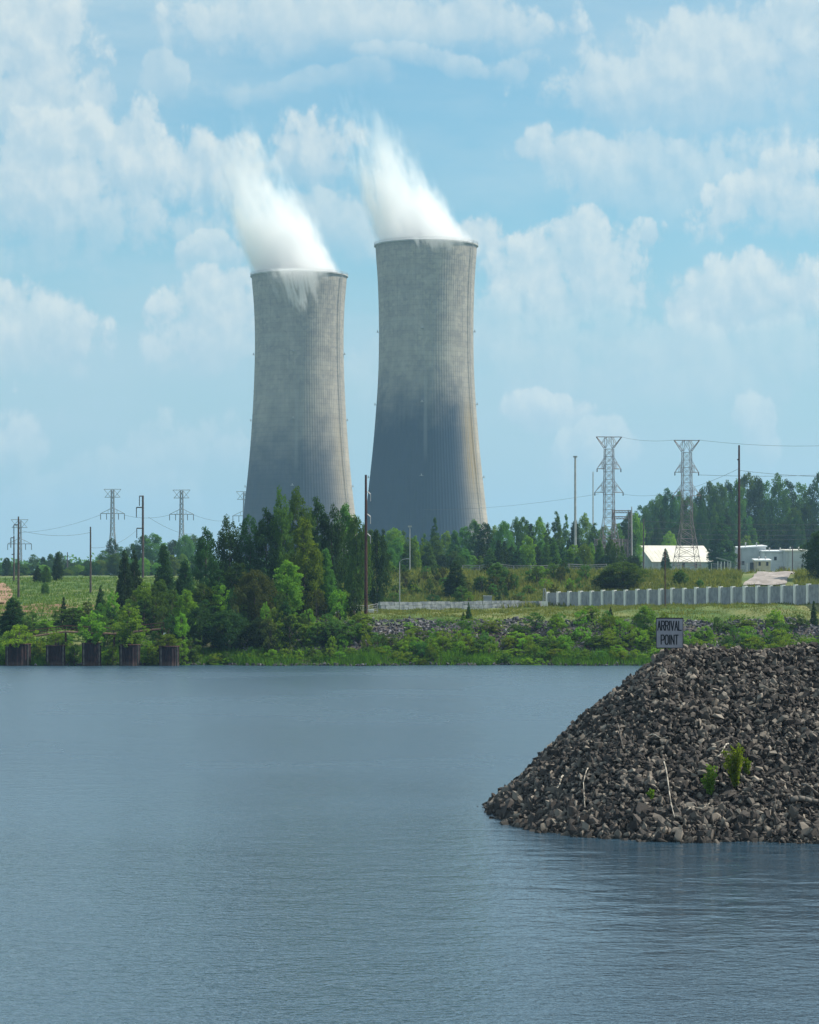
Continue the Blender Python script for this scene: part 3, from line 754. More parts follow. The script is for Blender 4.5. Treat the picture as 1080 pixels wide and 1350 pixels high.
# --- named trees, with trunks
T = [  # px, top, Y, width, kind, mat, label
    (18, 786, 239, 32, 'cedar', L_DARK, 'round-topped dark cedar at the left picture edge by the water'),
    (50, 746, 395, 11, 'cedar', L_DARK, 'leftmost small dark tree standing in the left field'),
    (61, 745, 392, 12, 'cedar', L_MID, 'middle one of three small trees standing in the left field'),
    (76, 727, 400, 12, 'cedar', L_DARK, 'tallest of three small dark trees standing in the left field'),
    (60, 768, 345, 10, 'oak', L_MID, 'tiny round tree alone low in the left field'),
    (84, 787, 262, 11, 'conifer', L_DARK, 'small dark conifer left of the bare pole on the left shore'),
    (97, 801, 256, 24, 'oak', L_DARK, 'round dark bushy tree below the bare pole on the left shore'),
    (133, 772, 262, 13, 'cedar', L_DARK, 'small dark cedar right of the bare pole on the left shore'),
    (73, 820, 246, 16, 'oak', L_DARK, 'small round dark tree right of the edge cedar'),
    (165, 722, 275, 20, 'cedar', L_DARK, 'left one of the twin dark cedars on the left shore'),
    (177, 726, 278, 20, 'cedar', L_DARK, 'right one of the twin dark cedars on the left shore'),
    (216, 714, 280, 26, 'cedar', L_DARK, 'dark cedar beside the pole with two side arms'),
    (244, 735, 286, 26, 'cedar', L_DARK, 'broad dark cedar just left of the pine clump'),
    (272, 696, 268, 30, 'pine', L_DARK, 'leftmost dark pine of the clump below the left cooling tower'),
    (302, 682, 262, 32, 'pine', L_DARK, 'dark pine of the clump with its top left of the left tower base'),
    (329, 678, 264, 30, 'pine', L_DARK, 'dark pine of the clump at the left edge of the left tower'),
    (352, 671, 262, 32, 'pine', L_DARK, 'rounded dark pine in front of the left tower, left of the two tallest'),
    (371, 645, 262, 26, 'pine', L_MID, 'left one of the two tallest trees before the left tower'),
    (392, 641, 264, 34, 'pine', L_MID, 'tallest tree of the clump, in the middle of the left tower base'),
    (418, 657, 266, 34, 'pine', L_DARK, 'dark pine right of the tallest tree of the clump'),
    (438, 668, 266, 30, 'pine', L_DARK, 'dark pine under the right part of the left tower'),
    (455, 666, 280, 32, 'poplar', L_MID, 'pale leafy tree at the right edge of the left tower'),
    (470, 682, 276, 30, 'oak', L_MID, 'round-crowned tree just left of the tall rusty pole'),
    (497, 702, 300, 30, 'oak', L_DARK, 'dark round tree just right of the tall rusty pole'),
    (401, 684, 247, 36, 'poplar', L_BRIGHT, 'bright-topped leafy tree standing in front of the pine clump'),
    (402, 714, 249, 32, 'cedar', L_DARK, 'dark column of ivy-like foliage below the bright-topped tree'),
    (429, 720, 249, 26, 'cedar', L_MID, 'slender green column tree right of the bright-topped tree'),
    (379, 740, 244, 34, 'poplar', L_BRIGHT, 'bright leafy tree low in front of the pine clump'),
    (336, 752, 240, 44, 'oak', L_OLIVE, 'brownish olive round tree on the shore below the pines'),
    (312, 742, 246, 36, 'poplar', L_DARK, 'dark leafy tree on the shore left of the olive tree'),
    (376, 790, 235, 24, 'cedar', L_DARK, 'dark column-shaped tree at the water right of the olive tree'),
    (289, 752, 250, 40, 'cedar', L_DARK, 'broad dark tree filling the shore below the leftmost pine'),
    (268, 770, 244, 30, 'poplar', L_MID, 'green leafy tree on the shore between pale tree and dark tree'),
    (246, 778, 238, 26, 'poplar', L_BRIGHT, 'pale green pointed tree at the water right of the rusty cells'),
    (210, 765, 244, 28, 'poplar', L_MID, 'mid green leafy tree behind the fourth and fifth rusty cells'),
    (190, 768, 243, 24, 'poplar', L_BRIGHT, 'bright leafy tree right of the twin dark cedars'),
    (264, 800, 234, 34, 'oak', L_DARK, 'dark spreading tree hanging over the water below the pines'),
    (300, 805, 233.5, 44, 'oak', L_DARK, 'widest dark tree low over the water below the pines'),
    (342, 815, 233, 36, 'oak', L_DARK, 'dark tree low over the water below the olive tree'),
    (822, 741, 322, 52, 'oak', L_MID, 'big round green bush-like tree above the barrier wall'),
    (798, 756, 322, 30, 'oak', L_MID, 'lower green tree at the left side of the big round one'),
    (897, 752, 322, 18, 'oak', L_MID, 'small green tree above the barrier wall, left of the right-hand pylon'),
    (923, 764, 318, 9, 'oak', L_MID, 'tiny green tree above the barrier wall, right of the right-hand pylon'),
    (1084, 700, 330, 42, 'oak', L_DARK, 'large dark tree at the right picture edge above the barrier wall'),
    (883, 702, 640, 20, 'oak', L_LIME, 'yellow-green round tree behind the white gabled shed'),
    (878, 722, 560, 11, 'cedar', L_DARK, 'thin dark tree in front of the white gabled shed wall'),
    (952, 682, 585, 32, 'cedar', L_DARK, 'big dark tree between the gabled shed and the white buildings'),
    (984, 706, 640, 16, 'poplar', L_BRIGHT, 'small light green tree behind the white buildings'),
    (9, 735, 560, 10, 'oak', L_DARK, 'small dark round tree on the skyline by the left-edge poles'),
    (850, 799, 236, 24, 'poplar', L_BRIGHT, 'tall bright green bush left of the sign on the far bank'),
    (618, 794, 246, 8, 'conifer', L_DARK, 'small dark conifer on the terrace edge right of the rusty pole'),
    (611, 807, 245, 6, 'conifer', L_DARK, 'tiny dark conifer left of the one on the terrace edge'),
    (805, 800, 246, 7, 'conifer', L_DARK, 'small dark conifer in front of the barrier wall left part'),
    (1073, 792, 243, 10, 'conifer', L_DARK, 'dark conifer in front of the barrier wall at the right edge'),
    (601, 738, 322, 26, 'cedar', L_DARK, 'dark column tree on the grassy slope behind the low wall'),
    (655, 742, 326, 24, 'poplar', L_MID, 'pale leafy tree on the grassy slope behind the low wall'),
]
for i, (px, ty, Y, wd, kind, m_, lab) in enumerate(T):
    grp = 'pines of the clump below the left tower' if kind == 'pine' and 'clump' in lab else None
    plant(px, ty, Y, wd * 1.12, kind, m_, lab, grp, var=i)

# --- shrubs on the grassy slope behind the low wall
for i in range(62):
    px = 425 + i * 5.6 + random.uniform(-4, 4); Y = random.uniform(311, 340)
    g = G(PX(px, Y), Y); by = HOR - (g - CH) / Y * F
    kind = random.choice(['shrub', 'tallshrub', 'shrub']); m_ = random.choice([L_MID, L_DARK, L_BRIGHT, L_MID, L_OLIVE])
    plant(px, by - random.uniform(9, 26), Y, random.uniform(13, 24), kind, m_, auto(kind, m_, 'on the grassy slope', px), 'shrubs on the grassy slope')
# --- undergrowth below the pine clump and around the rusty cells
for i in range(96):
    px = 6 + i * 4.9 + random.uniform(-4, 4); Y = random.uniform(231.0, 250)
    hi = 0.6 + 0.4 * math.sin(px * 0.03)
    kind = random.choice(['tallshrub', 'shrub', 'tallshrub']); m_ = random.choice([L_MID, L_BRIGHT, L_MID, L_DARK, L_BRIGHT, L_OLIVE])
    g = G(PX(px, Y), Y); by = HOR - (g - CH) / Y * F
    hh = random.uniform(18, 40) + (20 if 120 < px < 400 else 0) * random.random() - (14 if px < 110 else 0)
    plant(px, by - hh, Y, random.uniform(18, 32), kind, m_, auto(kind, m_, 'in left shore undergrowth', px), 'undergrowth shrubs of the left shore')
# --- shrubs along the far bank
for i in range(215):
    px = random.uniform(385, 1110)
    if 880 < px < 925 and random.random() < 0.5: continue
    Y = 229 + random.uniform(2.0, 13.0) if random.random() < 0.7 else random.uniform(232, 236)
    u_ = math.sin(px * 0.041) + 0.6 * math.sin(px * 0.013 + 1)
    if Y > 235.5 and ((490 < px < 830 and u_ > 0.5) or (px > 880 and u_ > 0.0)) and random.random() < 0.8: continue
    kind = random.choice(['shrub', 'shrub', 'tallshrub']); m_ = random.choice([L_BRIGHT, L_MID, L_BRIGHT, L_LIME, L_LIME, L_MID, L_BRIGHT])
    g = G(PX(px, Y), Y); by = HOR - (g - CH) / Y * F
    row = 'low on the far bank' if Y < 235 else 'high on the far bank'
    plant(px, by - random.uniform(9, 24), Y, random.uniform(14, 30), kind, m_, auto(kind, m_, row, px), 'shrubs on the far bank')

for i in range(70):
    px = random.uniform(240, 900); Y = 229 + random.uniform(0.6, 2.4)
    g = G(PX(px, Y), Y); by = HOR - (g - CH) / Y * F; m_ = random.choice([L_BRIGHT, L_LIME, L_MID, L_DARK])
    plant(px, by - random.uniform(7, 15), Y, random.uniform(12, 24), 'shrub', m_, auto('shrub', m_, 'at the far waterline', px), 'shrubs at the far waterline')

for px in (2, 44, 53, 92, 99, 142, 148, 194, 203, 240):
    Y = 229.0 + random.random() * 0.6; m_ = random.choice([L_MID, L_BRIGHT, L_LIME])
    plant(px, random.uniform(842, 858), Y, random.uniform(14, 22), 'tallshrub', m_, auto('tallshrub', m_, 'between the rusty mooring cells', px), 'shrubs between the mooring cells')

# --- grass, reeds and ground cover (nobody could count these)
def blades(name, n, xf, yf, h0, h1, wd, m, zoff=0.0, lean=0.35, label=None):
    x = xf(n); y = yf(n, x)
    on_road = (y > 318) & (y < 350) & (x > PX(978, y)) & (x < PX(1048, y))
    x = x[~on_road]; y = y[~on_road]; n = len(x); z = ground(x, y) + zoff
    cl = 0.5 + 0.25 * np.sin(x * 1.9 + 2 * np.sin(y * 0.8)) + 0.25 * np.sin(x * 0.63 + y * 0.4)
    h = rng.uniform(h0, h1, n) * (0.45 + 1.0 * cl); a = rng.uniform(0, 6.283, n); w_ = wd * rng.uniform(0.6, 1.4, n)
    ux, uy = np.cos(a) * w_, np.sin(a) * w_
    lx, ly = rng.normal(size=n) * lean * h, rng.normal(size=n) * lean * h
    P = np.stack([x, y, z - 0.05], -1)
    V_ = np.stack([P + np.stack([-ux, -uy, 0 * x], -1), P + np.stack([ux, uy, 0 * x], -1), P + np.stack([lx + ux * .3, ly + uy * .3, h], -1)], 1).reshape(-1, 3)
    o = link_mesh(name, np_mesh(name, V_, np.arange(3 * n).reshape(-1, 3)), m)
    tag(o, label, 'grass', None, 'stuff')
    return o
U_ = rng.uniform
blades('terrace_grass', 70000, lambda n: U_(-12, 44, n), lambda n, x: 229 + U_(14.5, 62, n), 0.08, 0.28, 0.05, L_DRY, label='short yellowish grass on the flat terrace before the walls')
blades('slope_grass', 70000, lambda n: U_(-16, 56, n), lambda n, x: U_(300, 352, n), 0.25, 0.8, 0.08, L_DRY, label='tall dry weeds on the slope behind the walls')
blades('shore_reeds', 36000, lambda n: U_(-38, 42, n), lambda n, x: shore(x) + U_(-0.3, 3.4, n) ** 1.0, 0.15, 0.75, 0.035, L_REED, label='bright green reeds along the far waterline')
blades('field_grass', 50000, lambda n: U_(-75, -22, n), lambda n, x: U_(236, 430, n), 0.15, 0.5, 0.08, L_GRASS, label='green grass of the sloping left field')
n = 26000
x = U_(-36, 44, n); tt = U_(0.6, 14.5, n)
keep = (np.sin(x * 0.55 + 1.7 * np.sin(tt * 0.4)) + 0.5 * np.sin(x * 1.7 + tt)) > (np.where(tt > 8, 0.55, -0.45))
x = x[keep]; tt = tt[keep]; y = shore(x) + tt; z = ground(x, y) + U_(0.05, 0.55, len(x))
gv, gf = quads(np.stack([x, y, z], -1), U_(0.14, 0.30, len(x)), 0.8)
gc = link_mesh('bank_ground_cover', np_mesh('bank_ground_cover', gv, gf), leafmat('ground_cover_leaves', (0.035, 0.10, 0.016), (0.13, 0.22, 0.03), 0.45, 0.0))
tag(gc, 'leafy creeping ground cover patches on the far rocky bank', 'ground cover', None, 'stuff')

# ---------------------------------------------------------------- rocks
def ico(sub):
    ph = (1 + 5 ** 0.5) / 2
    v = [(-1, ph, 0), (1, ph, 0), (-1, -ph, 0), (1, -ph, 0), (0, -1, ph), (0, 1, ph), (0, -1, -ph), (0, 1, -ph), (ph, 0, -1), (ph, 0, 1), (-ph, 0, -1), (-ph, 0, 1)]
    f = [(0, 11, 5), (0, 5, 1), (0, 1, 7), (0, 7, 10), (0, 10, 11), (1, 5, 9), (5, 11, 4), (11, 10, 2), (10, 7, 6), (7, 1, 8), (3, 9, 4), (3, 4, 2), (3, 2, 6), (3, 6, 8), (3, 8, 9), (4, 9, 5), (2, 4, 11), (6, 2, 10), (8, 6, 7), (9, 8, 1)]
    v = [np.array(p) / np.linalg.norm(p) for p in v]
    for _ in range(sub):
        mid = {}; nf = []
        def mp_(a, b):
            k = (min(a, b), max(a, b))
            if k not in mid:
                q = v[a] + v[b]; v.append(q / np.linalg.norm(q)); mid[k] = len(v) - 1
            return mid[k]
        for a, b, c in f:
            x, y, z = mp_(a, b), mp_(b, c), mp_(c, a)
            nf += [(a, x, z), (b, y, x), (c, z, y), (x, y, z)]
        f = nf
    return np.array(v), np.array(f)
def rock_shape(npts, asp):
    """angular broken stone: convex hull of a few random points"""
    while True:
        p = rng.normal(size=(npts, 3)); p /= np.linalg.norm(p, axis=1)[:, None]
        p *= rng.uniform(0.75, 1.0, (npts, 1)) * np.array([1.15, rng.uniform(0.55, 0.9), rng.uniform(*asp)])
        bm = bmesh.new()
        for q in p: bm.verts.new(q)
        r = bmesh.ops.convex_hull(bm, input=bm.verts)
        bmesh.ops.delete(bm, geom=[g for g in r['geom_interior'] if isinstance(g, bmesh.types.BMVert)], context='VERTS')
        bm.verts.ensure_lookup_table(); bm.verts.index_update()
        v = np.array([x.co[:] for x in bm.verts]); f = np.array([[q.index for q in g.verts] for g in bm.faces if len(g.verts) == 3]); bm.free()
        if len(v) >= npts - 3: return v, f
SH1 = [rock_shape(13, (0.4, 0.7)) for _ in range(18)]
SH0 = [rock_shape(9, (0.4, 0.7)) for _ in range(8)]
def rotm(n):
    q = rng.normal(size=(n, 4)); q /= np.linalg.norm(q, axis=1)[:, None]
    w_, x, y, z = q.T
    return np.stack([1 - 2 * (y * y + z * z), 2 * (x * y - z * w_), 2 * (x * z + y * w_), 2 * (x * y + z * w_), 1 - 2 * (x * x + z * z), 2 * (y * z - x * w_),
                     2 * (x * z - y * w_), 2 * (y * z + x * w_), 1 - 2 * (x * x + y * y)], -1).reshape(-1, 3, 3)
def heap(name, P, sizes, shapes, m):
    VV, FF, b = [], [], 0
    which = rng.integers(0, len(shapes), len(P)); RM = rotm(len(P))
    for s, (sv_, sf) in enumerate(shapes):
        ii = np.nonzero(which == s)[0]
        if not len(ii): continue
        a = np.einsum('nij,kj->nki', RM[ii], sv_) * sizes[ii][:, None, None] + P[ii][:, None, :]
        VV.append(a.reshape(-1, 3))
        FF.append((sf[None] + (np.arange(len(ii)) * len(sv_))[:, None, None] + b).reshape(-1, 3)); b += len(ii) * len(sv_)
    return link_mesh(name, np_mesh(name, np.concatenate(VV), np.concatenate(FF)), m)

def mound(x, y):
    x = np.asarray(x, float); y = np.asarray(y, float)
    dxl = np.maximum(7.75 - x, 0) / 5.35; dyf = np.where(y < 82.4, (82.4 - y) / 9.1, np.maximum(y - 84.2, 0) / 9.0)
    d = np.sqrt(dxl ** 2 + dyf ** 2)
    z = 4.90 * (1 - d) - 0.12 + 0.05 * np.sin(np.clip(d, 0, 1) * math.pi)
    z = np.where(z < -1.4, -1.4, z)
    return z + 0.07 * np.sin(x * 2.1 + y) + 0.06 * np.sin(y * 2.7 - x * 1.3) + 0.02 * np.minimum(x - 8, 4) * (x > 8)
def MZ(x, y): return float(mound(x, y))
def on_mound(px, py):
    for Y in np.arange(70, 84, 0.03):
        x = PX(px, Y); z = PZ(py, Y)
        if MZ(x, Y) >= z: return (x, float(Y), MZ(x, Y))
    return (PX(px, 83), 83.0, MZ(PX(px, 83), 83))
mx_ = np.arange(0, 45, 0.35); my_ = np.arange(68, 99, 0.35)
MX, MY = np.meshgrid(mx_, my_); ii = np.arange(MX.size).reshape(MX.shape)
core = link_mesh('mound_core', np_mesh('mound_core', np.stack([MX, MY, mound(MX, MY) - 0.10], -1).reshape(-1, 3),
                 np.stack([ii[:-1, :-1], ii[:-1, 1:], ii[1:, 1:], ii[1:, :-1]], -1).reshape(-1, 4), False), simple('mound_rubble_soil', (0.012, 0.011, 0.010), (0.04, 0.034, 0.03), 6, 0.95))
tag(core, kind='structure')
n = 52000
x = U_(1.2, 20.0, n); y = U_(71.5, 88.0, n); z = mound(x, y)
ok = (z > -0.22) & (x < 20.0)
x, y, z = x[ok], y[ok], z[ok]
sz = np.clip(rng.lognormal(math.log(0.086), 0.47, len(x)), 0.03, 0.225)
low = z < 0.7
sz[low] *= 1.12
order = np.argsort(-sz * (1 + 0.35 * low))
big = [k for k in order if z[k] < 4.7 and y[k] < 82.5 and x[k] < y[k] * 0.152][:290]
rest = np.setdiff1d(np.arange(len(x)), np.array(big))
P = np.stack([x, y, z + U_(-0.05, 0.07, len(x))], -1)
hp_ = heap('riprap_rubble', P[rest], sz[rest], SH1, ROCK)
tag(hp_, 'smaller broken grey-brown stones covering the riprap mound', 'rubble', None, 'stuff')
RM_ = [np_mesh('rock', v, f) for v, f in SH1]
for me in RM_: me.materials.append(ROCK)
for j, k in enumerate(big):
    o = bpy.data.objects.new('rock', RM_[j % len(RM_)]); COL.objects.link(o)
    o.location = (P[k][0], P[k][1], P[k][2] + 0.02); s = float(sz[k]) * 1.15; o.scale = (s, s * random.uniform(0.8, 1.1), s * random.uniform(0.8, 1.2))
    o.rotation_euler = (random.uniform(0, 6), random.uniform(0, 6), random.uniform(0, 6))
    pxk = 540 + F * P[k][0] / P[k][1]
    side = 'by its left tip' if pxk < 780 else ('below the sign' if pxk < 920 else 'on its right part')
    lvl = 'at the waterline' if P[k][2] < 0.55 else ('on the lower slope' if P[k][2] < 2.0 else ('on the middle slope' if P[k][2] < 3.4 else 'near the crest'))
    tag(o, 'large angular grey rock %s of the mound, %s' % (lvl, side), 'rock', 'larger rocks of the riprap mound')
# far bank riprap
n = 9000
x = U_(-16, 44, n); tt = U_(3.0, 15.2, n)
dn = (np.sin(x * 0.55 + 1.7 * np.sin(tt * 0.4)) + 0.5 * np.sin(x * 1.7 + tt))
y = shore(x) + tt
P2 = np.stack([x, y, ground(x, y) + U_(-0.05, 0.1, n)], -1)
hb = heap('bank_riprap', P2, U_(0.12, 0.32, n), SH0, BANKROCK)
tag(hb, 'purplish grey riprap stones on the upper far bank', 'riprap', None, 'stuff')
n = 1500
x = U_(-38, 44, n); y = shore(x) + U_(-0.5, 0.7, n)
hb = heap('waterline_stones', np.stack([x, y, ground(x, y) * 0 + U_(-0.1, 0.1, n)], -1), U_(0.08, 0.3, n), SH0, BANKROCK)
tag(hb, 'small stones along the far waterline', 'stones', None, 'stuff')

# plants growing on the mound
def weed(px, py, hpx, wpx, m_, label, dense):
    x, Y, z = on_mound(px, py)
    h = hpx / F * Y; wd = wpx / F * Y
    root = empty('weed', (x, Y, z - 0.05)); tag(root, label, 'weed', 'weeds growing on the riprap mound')
    V2, F2 = [], []; cen = []
    for s in range(dense):
        a = U_(0, 6.28); q = wd / 2 * U_(0.2, 1.0); hh = h * U_(0.55, 1.0)
        pts = [(q * math.cos(a) * (k / 4) ** 1.4, q * math.sin(a) * (k / 4) ** 1.4, hh * k / 4) for k in range(5)]
        tube_arr(V2, F2, pts, 0.010, 0.003, 4)
        for k in np.linspace(0.2, 1, 9):
            cen.append((q * math.cos(a) * k ** 1.4, q * math.sin(a) * k ** 1.4, hh * k))
    link_mesh('stem', np_mesh('weed_stem', np.concatenate(V2), F2), L_OLIVE, root)
    v, f = leaf_cloud(cen, [0.075] * len(cen), [13] * len(cen), 0.062)
    link_mesh('foliage', np_mesh('weed_foliage', v, f), m_, root)
weed(970, 1040, 62, 34, L_LIME, 'tallest bright green weed on the right part of the riprap mound', 22)
weed(936, 1050, 44, 20, L_BRIGHT, 'thin green weed left of the tallest weed on the mound', 9)
weed(858, 1054, 14, 10, L_BRIGHT, 'tiny green weed low on the mound below the sign', 5)
weed(985, 1022, 24, 14, L_BRIGHT, 'small leafy weed just right of the tallest weed on the mound', 6)

# driftwood
def stick(pts, r, m_, name, label):
    P_ = []
    for px, py in pts:
        x, Y, z = on_mound(px, py); P_.append(Vector((x, Y - 0.10, z + 0.10)))
    a, b = P_[0], P_[-1]
    mid = []
    for i in range(7):
        t_ = i / 6; q = a.lerp(b, t_) if len(P_) == 2 else (P_[0].lerp(P_[1], t_ * 2) if t_ < 0.5 else P_[1].lerp(P_[2], t_ * 2 - 1))
        lift = 0.24 + 0.05 * math.sin(t_ * 7)
        zz = max(q.z, MZ(q.x, q.y) + lift)
        mid.append(Vector((q.x, q.y, zz)))
    o0 = mid[0].copy(); b_ = MB()
    for i in range(6): b_.tube(mid[i] - o0, mid[i + 1] - o0, r * (1 - 0.08 * i), r * (1 - 0.08 * (i + 1)), 7)
    tag(b_.build(name, m_, None, o0, True), label, 'driftwood', 'driftwood on the riprap mound')
stick([(875, 1014), (889, 1088)], 0.022, STICK, 'stick', 'long thin pale stick lying down the slope right of the sign post')
stick([(742, 1031), (734, 1049)], 0.028, STICK, 'stick', 'short bright pale stick near the pointed end of the mound')
stick([(775, 1022), (769, 1040), (771, 1075)], 0.016, STICK, 'stick', 'bent thin brown stick left of the long pale one')
stick([(960, 990), (945, 1007)], 0.022, STICK, 'stick', 'short pale stick leaning into the tallest weed')
stick([(1042, 1063), (1095, 1060)], 0.09, LOG, 'log', 'thick grey log at the right picture edge of the mound')
stick([(1056, 1043), (1090, 1058)], 0.04, LOG, 'branch', 'thin grey branch above the thick log at the right edge')
stick([(815, 965), (822, 998)], 0.022, LOG, 'stick', 'grey stick high on the mound, upper middle slope')
stick([(905, 1078), (935, 1070)], 0.018, STICK, 'stick', 'low pale stick near the water right of the long pale one')
stick([(855, 978), (880, 980)], 0.016, STICK, 'stick', 'thin curved pale stick below the sign on the mound')

# ---------------------------------------------------------------- the sign
SY = 83.0
sx0 = PX(877, SY); sz0 = MZ(sx0, SY)
sg = empty('sign', (sx0, SY, sz0), R(-10))
tag(sg, 'grey rectangular ARRIVAL POINT sign with black border standing on the mound', 'sign')
pw, phh = 36.0 / F * SY, 40.0 / F * SY
cx_ = (883 - 877) / F * SY
zc = PZ(834.5, SY) - sz0
b = MB(); b.box((cx_, 0, zc), (pw, 0.02, phh)); b.build('sign_panel', SIGNFACE, sg)
b = MB(); e = 0.018
for (dx_, dz_, sx_, sz_) in ((0, phh / 2 - e / 2, pw + .01, e * 1.6), (0, -phh / 2 + e / 2, pw + .01, e), (-pw / 2 + e / 2, 0, e, phh), (pw / 2 - e / 2, 0, e, phh)):
    b.box((cx_ + dx_, -0.006 if abs(dz_) > 0 else -0.004, zc + dz_), (sx_, 0.028, sz_))
b.build('border', BLACK, sg)
b = MB(); b.box((0, 0.045, zc / 2 + phh * 0.2 - 0.15), (0.05, 0.05, zc + phh * 0.4 + 0.3)); b.build('post', RUSTPOLE, sg)
STROKES = {
    'A': [((0, 0), (.5, 1)), ((.5, 1), (1, 0)), ((.2, .36), (.8, .36))],
    'R': [((0, 0), (0, 1)), ((0, 1), (.75, 1)), ((.75, 1), (1, .86)), ((1, .86), (1, .64)), ((1, .64), (.75, .5)), ((.75, .5), (0, .5)), ((.5, .5), (1, 0))],
    'I': [((.5, 0), (.5, 1))],
    'V': [((0, 1), (.5, 0)), ((.5, 0), (1, 1))],
    'L': [((0, 1), (0, 0)), ((0, 0), (.9, 0))],
    'P': [((0, 0), (0, 1)), ((0, 1), (.75, 1)), ((.75, 1), (1, .86)), ((1, .86), (1, .60)), ((1, .60), (.75, .46)), ((.75, .46), (0, .46))],
    'O': [((.25, 0), (.75, 0)), ((.75, 0), (1, .18)), ((1, .18), (1, .82)), ((1, .82), (.75, 1)), ((.75, 1), (.25, 1)), ((.25, 1), (0, .82)), ((0, .82), (0, .18)), ((0, .18), (.25, 0))],
    'N': [((0, 0), (0, 1)), ((0, 1), (1, 0)), ((1, 0), (1, 1))],
    'T': [((0, 1), (1, 1)), ((.5, 1), (.5, 0))]}
def text(word, x0, z0, wtot, h, th, parent):
    ws = [0.25 if c == 'I' else 1.0 for c in word]; gap = 0.36
    unit = wtot / (sum(ws) + gap * (len(word) - 1)); x = x0; b = MB(); q = 0
    for c, wd in zip(word, ws):
        for (a, e2) in STROKES[c]:
            off = -0.5 + wd / 2 if c == 'I' else 0
            p = Vector((x + (a[0] + off) * unit, z0 + a[1] * h)); r = Vector((x + (e2[0] + off) * unit, z0 + e2[1] * h))
            d = (r - p); L = d.length; d.normalize(); nrm_ = Vector((-d.y, d.x)) * th / 2; p = p - d * th * .35; r = r + d * th * .35
            y0, y1 = -0.0105, -0.016 - 0.0004 * (q % 5); q += 1
            pts = [(s.x, yy, s.y) for yy in (y1, y0) for s in (p - nrm_, r - nrm_, r + nrm_, p + nrm_)]
            b.poly(pts, [(0, 1, 2, 3), (7, 6, 5, 4), (0, 4, 5, 1), (1, 5, 6, 2), (2, 6, 7, 3), (3, 7, 4, 0)])
        x += (wd + gap) * unit
    b.build('lettering', BLACK, parent)
text('ARRIVAL', cx_ - pw * 0.435, zc + phh * 0.09, pw * 0.87, phh * 0.30, 0.034, sg)
text('POINT', cx_ - pw * 0.31, zc - phh * 0.37, pw * 0.62, phh * 0.30, 0.034, sg)

# ---------------------------------------------------------------- barrier wall and low wall
def wall_y(px): return 305 - (px - 727) / (1080 - 727) * 50
bw = empty('barrier_wall', (0, 0, 0)); tag(bw, 'long barrier wall of grey-blue panels between pale posts on the terrace', 'barrier wall')
edges = []; px = 722.0; i = 0
while px < 1125:
    edges.append(px); px += 14.4 + (px - 722) / 360 * 2.8
def wpt(px):
    Y = wall_y(px); return PX(px, Y), Y
H_T = lambda px: PZ(781 - (px - 727) / 353 * 10.5, wall_y(px))
H_B = lambda px: PZ(804 - (px - 727) / 353 * 5, wall_y(px))
bw.location = (*wpt(900), H_B(900)); O_ = bw.location
for i in range(len(edges) - 1):
    a, b_ = edges[i], edges[i + 1]
    ax, ay = wpt(a); bx, by = wpt(b_); ang = math.atan2(by - ay, bx - ax); L = math.hypot(bx - ax, by - ay)
    zt, zb = H_T((a + b_) / 2), H_B((a + b_) / 2) - 0.3
    jz = random.uniform(-0.03, 0.03)
    mb = MB(); pw_ = 0.37 if i % 7 != 3 else 0.48
    mb.box((ax - O_.x, ay - O_.y, (zt + zb) / 2 + 0.03 - O_.z + jz), (pw_, 0.36, zt - zb + 0.06), ang); mb.build('post', POST, bw)
    mb = MB(); ux, uy = math.cos(ang), math.sin(ang); nyx, nyy = -uy, ux
    n_r = 7; seg = (L - pw_) / n_r; z1, z2 = zb - O_.z, zt - O_.z - 0.02 + jz
    for k in range(n_r):
        s = pw_ / 2 + seg * (k + 0.5); off = 0.0 if k % 2 else 0.022
        mb.box((ax - O_.x + ux * s + nyx * off, ay - O_.y + uy * s + nyy * off, (z1 + z2) / 2), (seg + (0.0 if k % 2 else -0.002), 0.12, z2 - z1), ang)
    mb.build('panel', PANEL, bw)

lw = empty('low_wall', (PX(610, 300), 300, G(PX(610, 300), 300))); O_ = lw.location.copy()
tag(lw, 'low weathered grey block wall behind the terrace, left of the barrier wall', 'wall')
def lwp(px):
    Y = 292 + (px - 500) / 222 * 12; return PX(px, Y), Y
e_ = [500 + 18.4 * k for k in range(13)]
for i in range(12):
    ax, ay = lwp(e_[i]); bx, by = lwp(e_[i + 1]); ang = math.atan2(by - ay, bx - ax); L = math.hypot(bx - ax, by - ay)
    zt = PZ(794 - (i / 12) * 2.5, ay) + random.uniform(-0.06, 0.06); mb = MB()
    zb = G(ax, ay) - 0.2; rows = 3; hh = (zt - zb) / rows
    for r_ in range(rows):
        for k in range(3):
            s = L * (k + 0.5 + (0.12 if r_ % 2 else -0.02)) / 3
            mb.box((ax - O_.x + math.cos(ang) * s, ay - O_.y + math.sin(ang) * s, zb - O_.z + hh * (r_ + 0.5)), (L / 3 - 0.03, 0.4 + random.uniform(0, .08), hh - 0.025), ang)
    mb.build('wall_segment', BLOCK, lw)

